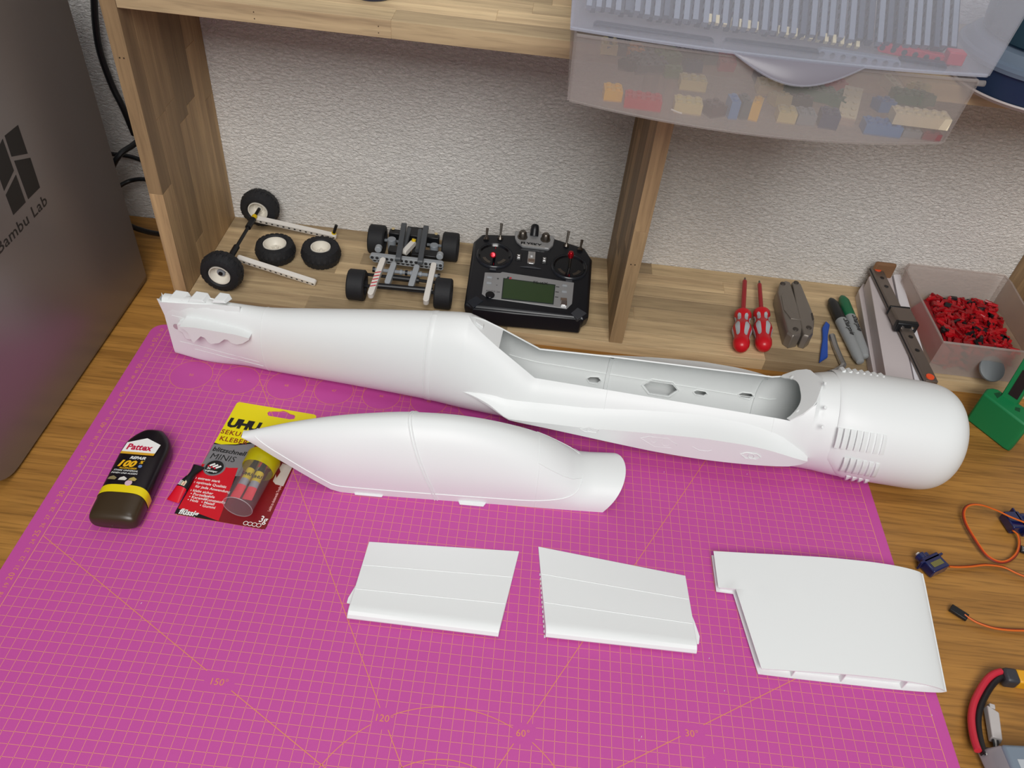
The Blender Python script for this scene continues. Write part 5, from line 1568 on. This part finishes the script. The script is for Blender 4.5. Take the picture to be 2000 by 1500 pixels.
ribbon([at(x, y, z) for x, y, z in ((1978, 1036, .9), (1988, 1045, .5), (1991, 1062, .3), (1985, 1082, .3), (1968, 1096, .3), (1948, 1097, .3), (1925, 1083, .4), (1903, 1052, .5), (1886, 1022, .5), (1882, 1000, .6), (1892, 987, .7), (1915, 986, .9), (1945, 996, 1.4), (1975, 1010, 1.6), (2010, 1024, 1.2), (2045, 1040, .5))], s2)
cn = thing('servo_plug', tuple(at(1990, 1072, 0)), 'black three-pin plug at the right edge under the looped servo cable', 'connector')
q = at(1992, 1072, .15); MB(frame(q, (1, -.35, 0), (.35, 1, 0))).box(0, 1.4, -.42, .42, -.13, .2).build('housing', black_pl, cn, bev=.04)
for i in range(3): MB(frame(q, (1, -.35, 0), (.35, 1, 0))).box(.15, .4, -.3 + .23 * i, -.2 + .23 * i, .2, .215).build('contact', chrome, cn, ang=0)
cl = thing('servo_lead', tuple(at(1870, 1192, 0)), 'orange ribbon cable ending in a black plug, below the first servo', 'cable')
pa = at(1856, 1187, .15); pb = at(1886, 1206, .15); dd = (pb - pa).normalized()
MB(frame(pa, dd, Vector((-dd.y, dd.x, 0)))).box(0, 1.75, -.42, .42, -.13, .25).build('plug', black_pl, cl, bev=.05)
ribbon([at(x, y, .3) for x, y in ((1884, 1200), (1895, 1208), (1912, 1217), (1940, 1226), (1970, 1230), (2000, 1231), (2040, 1232))], cl)

# ------------------------------------------------------------------ battery pack with leads at the lower right
bp_ = thing('battery_pack', tuple(at(1980, 1490, 0)), 'grey wrapped battery pack with red and black leads at the lower right corner', 'battery')
bo = at(1938, 1478, 0); bx = (at(2060, 1484, 0) - at(1938, 1478, 0)); bx.z = 0; bx.normalize(); by = Vector((-bx.y, bx.x, 0))
MBt = frame(bo, bx, by)
MB(MBt).box(-.3, 9, -7.5, .2, 0.0, 2.4).build('pack', mat('battery_slate', '#76828f', .35), bp_, bev=.3)
MB(MBt).box(.5, 8.6, -7.0, -1.1, 2.395, 2.43).build('printed_label', mat('battery_label', '#b3b8bd', .4), bp_, bev=.01)
for i, (x0, h_) in enumerate(((1.9, .5), (2.5, .8), (3.1, .7), (3.45, .7))):
    MB(MBt).box(x0, x0 + (.14 if i < 2 else .25), -1.4 - 1.6, -1.4, 2.43, 2.44).build('label_lines', mat('label_dark_ink', '#3c4046', .5), bp_, ang=0)
MB(MBt).hexa([(-.3, .2, .3), (-1.6, .2, .4), (-1.3, -3.6, .3), (-.3, -4.4, .2)], [(-.2, .2, 2.2), (-1.2, .1, 1.5), (-1.0, -3.6, 1.4), (-.2, -4.4, 2.2)]).build('shrink_wrap_end', glassy('milky_wrap', '#ffffff', .3, .4, '#b9b3b6'), bp_, bev=.15)
leads = smoothpath([at(x, y, z) for x, y, z in ((1915, 1470, 1.0), (1908, 1450, .8), (1903, 1425, .6), (1902, 1400, .5), (1907, 1375, .5), (1919, 1350, .5), (1932, 1331, .6), (1945, 1320, .8), (1960, 1315, .9))], 8)
MB().tube([p + Vector((-.22, .12, .08)) for p in leads], .33, n=12).build('red_lead', mat('red_silicone', '#c2283a', .35), bp_)
MB().tube([p + Vector((.36, -.12, -.08)) for p in leads], .33, n=12).build('black_lead', mat('black_silicone', '#191416', .4), bp_)
pc0 = at(1958, 1321, .9); pdx = Vector((1, -.02, 0)).normalized(); MP = frame(pc0, pdx, Vector((.02, 1, 0)))
MB(MP).box(0, 1.35, -.75, .75, -.8, .6).build('plug_boot', mat('boot_grey', '#35353a', .45), bp_, bev=.28)
MB(MP).box(1.2, 2.4, -.72, .72, -.75, .55).build('yellow_plug', mat('plug_amber', '#e0a01c', .4), bp_, bev=.2)
MB(MP).box(2.35, 5.5, -.72, .72, -.75, .55).build('red_cover', mat('red_cover', '#b8283a', .4), bp_, bev=.25)
q0 = at(1920, 1380, .6); q1 = at(1927, 1435, .5); dq = (q1 - q0).normalized(); MQ = frame(q0 + Vector((.55, 0, 0)), dq, Vector((-dq.y, dq.x, 0)))
mk = mat('milky_plug', '#b9b3b0', .35)
MB(MQ).hexa([(0, -.35, -.4), (3.2, -.25, -.4), (3.2, .8, -.4), (.4, .8, -.4)], [(0, -.3, .35), (3.0, -.2, .35), (3.0, .7, .3), (.4, .75, .3)]).build('balance_plug', mk, bp_, bev=.1)
MB(MQ).box(-.35, .1, .0, .5, -.3, .2).build('balance_plug_tab', mk, bp_, bev=.06)
for i in range(3):
    MB().tube(smoothpath([MQ @ Vector((2.9, -.05 + .22 * i, 0)), MQ @ Vector((4.0, -.1 + .12 * i, .1)), at(1921 + 3 * i, 1462, .9), at(1924 + 3 * i, 1474, 1.2)], 5), .1, n=6).build('balance_wire', mat('wire_%s' % ('black', 'white', 'black')[i], ('#1c1c20', '#b8b4ae', '#1c1c20')[i], .45), bp_)

# ------------------------------------------------------------------ green printed tool at the right edge
gr = mat('green_printed', '#0e7a45', 0.5, bump=.05, bscale=1200)
gt = thing('green_tool_holder', (107, 57, ZT), 'bright green printed holder with a dark strip, standing at the right edge', 'tool holder')
zt2 = 4.6
tops = [at(x, y, zt2) for x, y in ((1928, 771), (1931, 761), (1940, 757), (1952, 761), (2010, 806), (2022, 822), (2000, 832), (1985, 822))]
tops = [at(x, y, zt2) for x, y in ((1921, 768), (1928, 758), (1940, 757), (1950, 760), (2018, 806), (2020, 822), (2010, 832), (1998, 826))]
MB().hexa([(p.x, p.y, ZT) for p in tops], [(p.x, p.y, zt2) for p in tops]).build('base_block', gr, gt, bev=.25)
for pts in (((1941, 768), (1952, 766), (1957, 772), (1948, 778)), ((1983, 795), (1993, 797), (1992, 805), (1982, 801))):
    P = [at(x, y, zt2 + .01) for x, y in pts]; MB().prism([(p.x, p.y) for p in P], zt2 - .2, zt2 + .015).build('socket', mat('green_dark', '#08492a', .6), gt, ang=0)
b0, b1 = at(1955, 772, zt2), at(1985, 792, zt2)
ud = (b1 - b0).normalized(); un = Vector((-ud.y, ud.x, 0))
h_top0 = aty(1999, 700, b0.y + 1.4); hv = (h_top0 - b0)
hv = hv * 1.25
arm = [b0, b1, b1 + un * .9, b0 + un * .9]
MB().hexa([p - Vector((0, 0, .3)) for p in arm], [p + hv for p in arm]).build('arm', gr, gt, bev=.12)
fn = -un
s0 = b0 + ud * ((b1 - b0).length * .3) + fn * .03; s1_ = b0 + ud * ((b1 - b0).length * .88) + fn * .03
MB().hexa([s0 + hv * .1, s1_ + hv * .1, s1_ + hv * .1 + un * .1, s0 + hv * .1 + un * .1], [s0 + hv * .62, s1_ + hv * .62, s1_ + hv * .62 + un * .1, s0 + hv * .62 + un * .1]).build('dark_strip', mat('brown_black_strip', '#1e0f12', .5), gt, ang=0)
# ------------------------------------------------------------------ frosted drawers of building bricks on the top board
ZB = 40.0
dw = thing('lower_drawer', (64, 55, ZB), 'frosted lower drawer full of coloured toy bricks, overhanging the top board', 'drawer')
def bow(t): return 2.4 * (1 - (2 * t - 1) ** 2)
X0, X1, YD = 47.1, 79.8, 48.3
n = 24
def frontrow(z, x0, x1, y, bw, n=24): return [(x0 + (x1 - x0) * k / n, y - bw * (1 - (2 * k / n - 1) ** 2), z) for k in range(n + 1)]
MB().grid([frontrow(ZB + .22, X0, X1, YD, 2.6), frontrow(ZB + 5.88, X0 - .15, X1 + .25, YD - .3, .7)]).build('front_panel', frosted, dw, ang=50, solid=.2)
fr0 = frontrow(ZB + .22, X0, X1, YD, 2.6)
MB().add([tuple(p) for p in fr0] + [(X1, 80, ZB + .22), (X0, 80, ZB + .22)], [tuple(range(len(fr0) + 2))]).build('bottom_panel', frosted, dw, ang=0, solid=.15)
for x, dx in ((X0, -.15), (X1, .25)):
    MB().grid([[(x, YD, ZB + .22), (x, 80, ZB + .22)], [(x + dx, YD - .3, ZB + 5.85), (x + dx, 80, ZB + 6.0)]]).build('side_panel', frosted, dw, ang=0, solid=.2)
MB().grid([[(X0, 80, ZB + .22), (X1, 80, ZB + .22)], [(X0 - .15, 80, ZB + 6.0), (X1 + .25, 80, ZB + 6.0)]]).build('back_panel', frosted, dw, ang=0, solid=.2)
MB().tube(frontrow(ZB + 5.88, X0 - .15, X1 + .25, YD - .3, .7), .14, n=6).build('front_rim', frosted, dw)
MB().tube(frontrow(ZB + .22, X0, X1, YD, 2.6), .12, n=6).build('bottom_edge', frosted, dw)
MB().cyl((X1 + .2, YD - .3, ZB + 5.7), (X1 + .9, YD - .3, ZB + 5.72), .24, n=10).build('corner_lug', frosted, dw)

# the upper drawer rides above it, pulled out further
ud_ = thing('upper_drawer', (64, 54, ZB + 6), 'frosted upper drawer packed with grey and black toy beams, above the brick drawer', 'drawer')
U0, U1, UY, UZ = 46.35, 80.7, 48.2, ZB + 6.3
def uf(z, dx, dy, bw=1.3): return frontrow(z, U0 - dx, U1 + dx, UY - dy, bw, 24)
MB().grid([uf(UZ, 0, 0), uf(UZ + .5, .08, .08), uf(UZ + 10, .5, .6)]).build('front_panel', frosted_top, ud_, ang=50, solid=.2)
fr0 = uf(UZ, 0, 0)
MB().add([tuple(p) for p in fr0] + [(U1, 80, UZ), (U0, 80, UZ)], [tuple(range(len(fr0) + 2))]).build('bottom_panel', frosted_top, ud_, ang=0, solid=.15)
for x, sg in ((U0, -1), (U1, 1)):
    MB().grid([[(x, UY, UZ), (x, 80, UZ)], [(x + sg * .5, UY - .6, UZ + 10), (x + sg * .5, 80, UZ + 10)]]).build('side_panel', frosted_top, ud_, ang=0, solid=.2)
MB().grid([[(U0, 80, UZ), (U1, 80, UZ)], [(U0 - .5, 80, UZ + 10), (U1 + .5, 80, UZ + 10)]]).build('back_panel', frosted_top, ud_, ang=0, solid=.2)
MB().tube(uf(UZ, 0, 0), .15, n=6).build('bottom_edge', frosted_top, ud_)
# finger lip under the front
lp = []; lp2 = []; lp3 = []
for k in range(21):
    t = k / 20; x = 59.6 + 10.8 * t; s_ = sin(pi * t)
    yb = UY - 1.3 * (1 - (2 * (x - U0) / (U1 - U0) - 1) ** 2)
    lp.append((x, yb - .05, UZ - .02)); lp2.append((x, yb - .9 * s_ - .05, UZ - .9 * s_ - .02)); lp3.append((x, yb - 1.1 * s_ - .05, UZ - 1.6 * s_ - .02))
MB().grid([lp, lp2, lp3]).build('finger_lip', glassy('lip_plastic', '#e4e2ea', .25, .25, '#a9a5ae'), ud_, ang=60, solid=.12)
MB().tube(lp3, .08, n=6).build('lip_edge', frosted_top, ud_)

# bricks in the lower drawer -------------------------------------------------
def brick(nx, ny, nz, M, col, label, group=None):
    """toy brick: nx by ny studs, nz plates high (3 = full height)"""
    b = MB(M); w_, d_, h_ = nx * .8, ny * .8, nz * .32
    b.box(-w_ / 2, w_ / 2, -d_ / 2, d_ / 2, 0, h_)
    for i in range(nx):
        for j in range(ny):
            x = -w_ / 2 + .4 + .8 * i; y = -d_ / 2 + .4 + .8 * j
            b.cyl((x, y, h_), (x, y, h_ + .17), .24, n=10)
    o = b.build('toy_brick', mat('brick_' + col[0], col[1], .3), None, origin=M @ Vector((0, 0, 0)), ang=30)
    o['kind'] = 'thing'
    return tag(o, label, 'toy brick', group)
C = {'yellow': '#f2bd1e', 'red': '#c4142f', 'tan': '#d8c88c', 'brown': '#4a2226', 'blue': '#4d84c4', 'dark_grey': '#4b5258', 'green': '#1f6a48', 'black': '#20242c', 'cream': '#e6dcc0', 'grey': '#8d939a', 'olive': '#5b7a3a', 'orange': '#d98a2c', 'navy': '#223062', 'dark_red': '#8e2030'}
def bk(px, py, z, nx, ny, nz, col, label, rz=0.0, rx=0.0, ry=0.0, depth=0.0):
    P = at(px, py, z) + Vector((0, depth, 0))
    M = Matrix.Translation(P) @ Matrix.Rotation(rz, 4, 'Z') @ Matrix.Rotation(rx, 4, 'X') @ Matrix.Rotation(ry, 4, 'Y')
    brick(nx, ny, nz, M, (col, C[col]), label)
zf = ZB + .25
bk(1195, 200, zf, 2, 2, 3, 'yellow', 'yellow two by two brick at the left end of the lower drawer', .05, depth=.9)
bk(1254, 217, zf, 4, 2, 3, 'red', 'red two by four brick beside the yellow one in the lower drawer', -.04, depth=.9)
bk(1342, 225, zf, 3, 2, 3, 'tan', 'tan brick near the dark brown one in the lower drawer', -.03, depth=.9)
bk(1393, 231, zf, 2, 2, 3, 'brown', 'dark brown brick standing beside the blue one', .5, depth=.9)
bk(1428, 235, zf, 1, 2, 5, 'blue', 'tall light blue brick near the middle of the lower drawer', .1, depth=.9)
bk(1450, 237, zf, 1, 2, 5, 'dark_grey', 'tall dark grey brick between the blue and the yellow brick', .15, depth=1.1)
bk(1474, 238, zf, 1, 2, 5, 'yellow', 'tall yellow brick right of the dark grey one', -.3, depth=.8)
bk(1535, 243, zf, 2, 2, 3, 'tan', 'tan brick right of the finger lip in the lower drawer', -.04, depth=.9)
bk(1572, 247, zf, 2, 2, 3, 'grey', 'light grey brick between the tan and the navy brick', .02, depth=.9)
bk(1617, 254, zf, 2, 2, 4, 'navy', 'dark navy brick beside the leaning cream beam', -.1, depth=.9)
bk(1668, 240, zf, 2, 5, 3, 'cream', 'long cream brick leaning backwards in the lower drawer', -.28, .35, depth=2.6)
bk(1722, 268, zf, 4, 2, 3, 'blue', 'light blue brick under the long cream brick', -.03, depth=.9)
bk(1779, 272, zf, 2, 2, 2, 'grey', 'small light grey brick below the long cream brick', -.02, depth=.9)
bk(1818, 277, zf, 2, 2, 2, 'dark_red', 'dark maroon brick at the right end of the lower drawer', -.02, depth=.9)
bk(1797, 250, zf + 1.15, 6, 2, 3, 'cream', 'long cream brick lying on top of the grey and maroon ones', -.02, depth=.9)
rd = random.Random(5)
names = list(C)
back = [(1188, 100, 'tan', 2, 2, .0), (1262, 128, 'dark_grey', 4, 4, .3), (1238, 112, 'orange', 2, 2, .2), (1300, 120, 'olive', 3, 2, .6), (1312, 150, 'olive', 2, 1, .1), (1345, 108, 'black', 4, 2, -.1), (1350, 140, 'navy', 2, 2, .2), (1350, 172, 'tan', 3, 2, .0), (1415, 130, 'red', 2, 2, .1), (1500, 180, 'tan', 3, 2, .0), (1495, 160, 'dark_grey', 3, 2, .2), (1530, 165, 'orange', 2, 2, .1), (1580, 170, 'dark_red', 4, 2, -.1), (1575, 190, 'green', 6, 3, -.15), (1620, 175, 'red', 3, 2, .3), (1770, 200, 'green', 4, 2, -.05), (1800, 205, 'green', 2, 2, .1), (1790, 185, 'tan', 2, 2, .5), (1722, 215, 'blue', 2, 2, .2), (1205, 95, 'dark_grey', 3, 3, .1), (1735, 175, 'cream', 1, 3, .4), (1230, 135, 'black', 2, 2, .9), (1390, 118, 'dark_grey', 3, 2, .2), (1560, 210, 'black', 2, 2, .5), (1640, 205, 'green', 3, 2, .9), (1520, 205, 'tan', 2, 2, .3)]
places = {}
for i, (px, py, col, nx, ny, rz) in enumerate(back):
    t = (px - 1113) / 732
    base = 193 + t * 97 - py      # pixels above the front edge: further back on the drawer floor
    dep = 2.2 + base * .085
    P = at(px, py, zf + .9); Y = YD + dep
    P = aty(px, py, Y)
    zz = max(zf, min(P.z, ZB + 4.6))
    P = at(px, py, zz)
    side = 'left' if t < .33 else ('middle' if t < .62 else 'right')
    places[(col, side)] = places.get((col, side), 0) + 1
    lab_ = '%s brick at the back, %s part of lower drawer' % (col.replace('_', ' '), side)
    M = Matrix.Translation(P) @ Matrix.Rotation(rz, 4, 'Z') @ Matrix.Rotation(rd.uniform(-.3, .3), 4, 'X')
    o = brick(nx, ny, 3, M, (col, C[col]), lab_)
    o['bk'] = side
from collections import defaultdict
dl = defaultdict(list)
for o in bpy.data.objects:
    if o.name.startswith('toy_brick'): dl[o['label']].append(o)
WORDS = ['the leftmost', 'the second from the left', 'the third from the left', 'the fourth from the left']
for l_, os_ in dl.items():
    if len(os_) > 1:
        os_.sort(key=lambda o: o.location.x)
        for i, o in enumerate(os_):
            o['label'] = l_ + ', ' + WORDS[i]
for o in bpy.data.objects:
    if 'bk' in o.keys(): del o['bk']
# white scrap
p = at(1308, 207, zf + .3) + Vector((0, -1.1, .2))
o = MB().tube([p, p + Vector((.5, .1, -.2)), p + Vector((1.0, .1, -.3))], .07, n=5).build('plastic_sprue', white_ink, None, origin=(p.x, p.y, ZB + .1))
tag(o, 'thin white scrap in the lower drawer between the red and the tan brick', 'scrap')

# beams in the upper drawer: rows pointing to the back ------------------------
dkb = mat('beam_black', '#26303e', .4); gyb = mat('beam_grey', '#8b939d', .4); dgb = mat('beam_dark_grey', '#4a5360', .4)
rdb = mat('beam_red', '#c01c34', .4); crb = mat('gap_light_cream', '#f0dfae', .4)
def tb(mt0, x, y0, y1, z, hgt=.7, wd=.36, name='toy_beam'):
    y1 = y0 + 12.0; key = (mt0.name, round(hgt, 2), wd)
    if key not in TBP:
        L = y1 - y0; b = MB(); b.box(-wd / 2, wd / 2, 0, L, 0, hgt)
        kk = int(L / .8)
        for i in range(kk):
            b.cyl((-wd / 2 - .01, .4 + .8 * i, hgt / 2), (wd / 2 + .01, .4 + .8 * i, hgt / 2), .22, n=8, m=1)
        TBP[key] = b.build(name, [mt0, HOLE], None, origin=(0, 0, 0), ang=0)
        o = TBP[key]
    else:
        o = TBP[key].copy(); COL.objects.link(o)
    o.location = Vector((x, y0, z)) * S
    o['kind'] = 'thing'
    return o
TBP = {}
rb_ = random.Random(9)
TILT = radians(42)
for i in range(39):
    x = 47.7 + .8 * i
    if x > 78.6: continue
    dyb = -1.2 * (1 - (2 * (x - U0) / (U1 - U0) - 1) ** 2)
    for lay, (y0_, z0_, mt0) in enumerate(((50.9 + dyb, UZ + .7, rb_.choice([gyb, gyb, gyb, gyb, dgb])), (51.6 + dyb, UZ + .3, rb_.choice([dkb, dkb, dgb])))):  # dark back layer of beams also stands for shadow in the gaps
        xx = x + .4 * lay
        o = tb(mt0, xx, y0_ + (rb_.uniform(0, .5) if i % 3 else 0), y0_ + 12.0, z0_, .72, .44)
        o.rotation_euler = (TILT, 0, 0)
        nm_ = {'beam_grey': 'grey', 'beam_dark_grey': 'dark grey', 'beam_black': 'black'}[mt0.name]
        tag(o, nm_ + ' toy beam in the slanting stack of the upper drawer', 'toy beam', nm_ + ' beams in the slanting stack of the upper drawer')
def frontbeam(mt0, pxa, pya, pxb, pyb, hh, label, depth=1.6, holes=True):
    a = at(pxa, pya, UZ + .15 + hh / 2) ; b_ = at(pxb, pyb, UZ + .15 + hh / 2)
    yy = UY - 1.3 + depth
    a = aty(pxa, pya, UY + depth - .2); b_ = aty(pxb, pyb, UY + depth - .7)
    t = thing('toy_beam', tuple(a), label, 'toy beam'); t['kind'] = 'thing'
    beam(t, a, b_, width=.78, th=.74, mt=mt0, up=(0, 0, 1), n=max(3, int((b_ - a).length / .8) + 1), name='beam_body')
frontbeam(dkb, 1167, 52, 1385, 84, .8, 'long slate grey beam lying across the left front of the upper drawer')
frontbeam(gyb, 1604, 103, 1748, 124, .8, 'light grey beam with pin holes across the front of the upper drawer')
frontbeam(dkb, 1420, 85, 1590, 106, .8, 'black beam across the middle front of the upper drawer')
frontbeam(dkb, 1762, 120, 1838, 131, .8, 'black beam between the light grey beam and the red piece')
frontbeam(rdb, 1722, 90, 1850, 118, .8, 'red beam lying aslant near the right end of the upper drawer', depth=2.6)
p = aty(1862, 122, UY + 1.2)
o = MB().box(p.x - .7, p.x + .7, p.y - .3, p.y + .8, UZ + .15, UZ + 1.2).build('toy_gear_block', rdb, None, origin=(p.x, p.y, UZ + .15), bev=.1)
tag(o, 'red block in the front right corner of the upper drawer', 'toy brick')
for i in range(20):  # cream blocks stand in for light passing through the stack
    px = 1386 + 15.2 * i; py = 36 + i * 2.55
    # meets the slanting stack: y, z on its upper face
    P = None
    for k in range(60):
        yy = 50 + .1 * k; q = aty(px, py, yy)
        if q.z <= UZ + 1.75 + (yy - 50.3) * math.tan(TILT): P = q; break
    if P is None: P = aty(px, py, 53)
    o = MB(Matrix.Translation(P) @ Matrix.Rotation(TILT, 4, 'X')).box(-.15, .15, -.35, .35, -.3, .12).build('gap_light_block', crb, None, origin=tuple(P), ang=0)
    tag(o, 'small cream block standing in for light between the beams of the upper drawer', 'toy piece', 'cream light blocks in the upper drawer')

# ------------------------------------------------------------------ round tubs at the right, small blue dish on the board
tubb = glassy('blue_clear_tub', '#8fa6c8', .45, .25, '#3c5578')
tubr = glassy('pale_rim', '#e8f0f8', .3, .25, '#90a0b2')
t = thing('round_tub', (94.5, 66, ZB), 'lower round blue tub with a pale lid rim at the upper right corner', 'tub')
c0t = Vector((93.6, 64.2, 0)); rt = 7.6
MB().lathe([(0, .05), (0, rt - .8), (.25, rt - .25), (1.0, rt - .05), (3.2, rt + .1), (3.25, rt - .05)], (c0t.x, c0t.y, ZB + .02), (0, 0, 1), n=72, caps=False).build('tub_wall', tubb, t)
MB().lathe([(0, rt - .9), (.0, rt - .3), (.35, rt + .02), (.5, rt - .1)], (c0t.x, c0t.y, ZB + .01), (0, 0, 1), n=72, caps=False).build('base_rim', mat('pale_pink_base', '#a79c98', .4), t)
MB().lathe([(3.1, rt + .1), (2.9, rt + .35), (3.3, rt + .5), (3.65, rt + .4), (3.8, rt + .0), (4.3, rt - .25), (4.6, rt - .5), (4.7, rt - 1.3), (4.5, .05)], (c0t.x, c0t.y, ZB), (0, 0, 1), n=72, caps=False).build('lid', tubr, t)
rt2 = rt - 1.0
con = MB().lathe([(0, .05), (0, rt - 1.2), (2.5, rt - .9), (2.6, .05)], (c0t.x, c0t.y, ZB + .3), (0, 0, 1), n=40, caps=False).build('contents', mat('blue_contents', '#22355e', .5, var=.5, vscale=60), t)
t2 = thing('round_tub', (94.5, 64, ZB + 4.72), 'upper round teal tub stacked on the lower blue tub', 'tub')
c1t = c0t
MB().lathe([(0, .05), (0, rt2 - .9), (.3, rt2 - .2), (1.2, rt2), (6, rt2 + .4)], (c1t.x, c1t.y, ZB + 4.72), (0, 0, 1), n=72, caps=False).build('tub_wall', glassy('teal_clear_tub', '#9ab8c8', .4, .25, '#47697a'), t2)
MB().lathe([(0, .05), (0, rt2 - 1.2), (5, rt2 - .9), (5.1, .05)], (c1t.x, c1t.y, ZB + 4.9), (0, 0, 1), n=40, caps=False).build('contents', mat('teal_contents', '#2b4a5c', .5, var=.5, vscale=60), t2)
p = at(720, -2, ZB + .2)
o = MB().lathe([(0, 2.0), (.3, 2.3), (1.3, 2.35), (1.5, 2.1)], (p.x, p.y + 1.9, ZB), (0, 0, 1), n=40).build('round_dish', mat('dark_blue_dish', '#1f3460', .4), None, origin=(p.x, p.y + 1.9, ZB))
tag(o, 'dark blue round base on the top board, at the upper edge of the picture', 'dish')
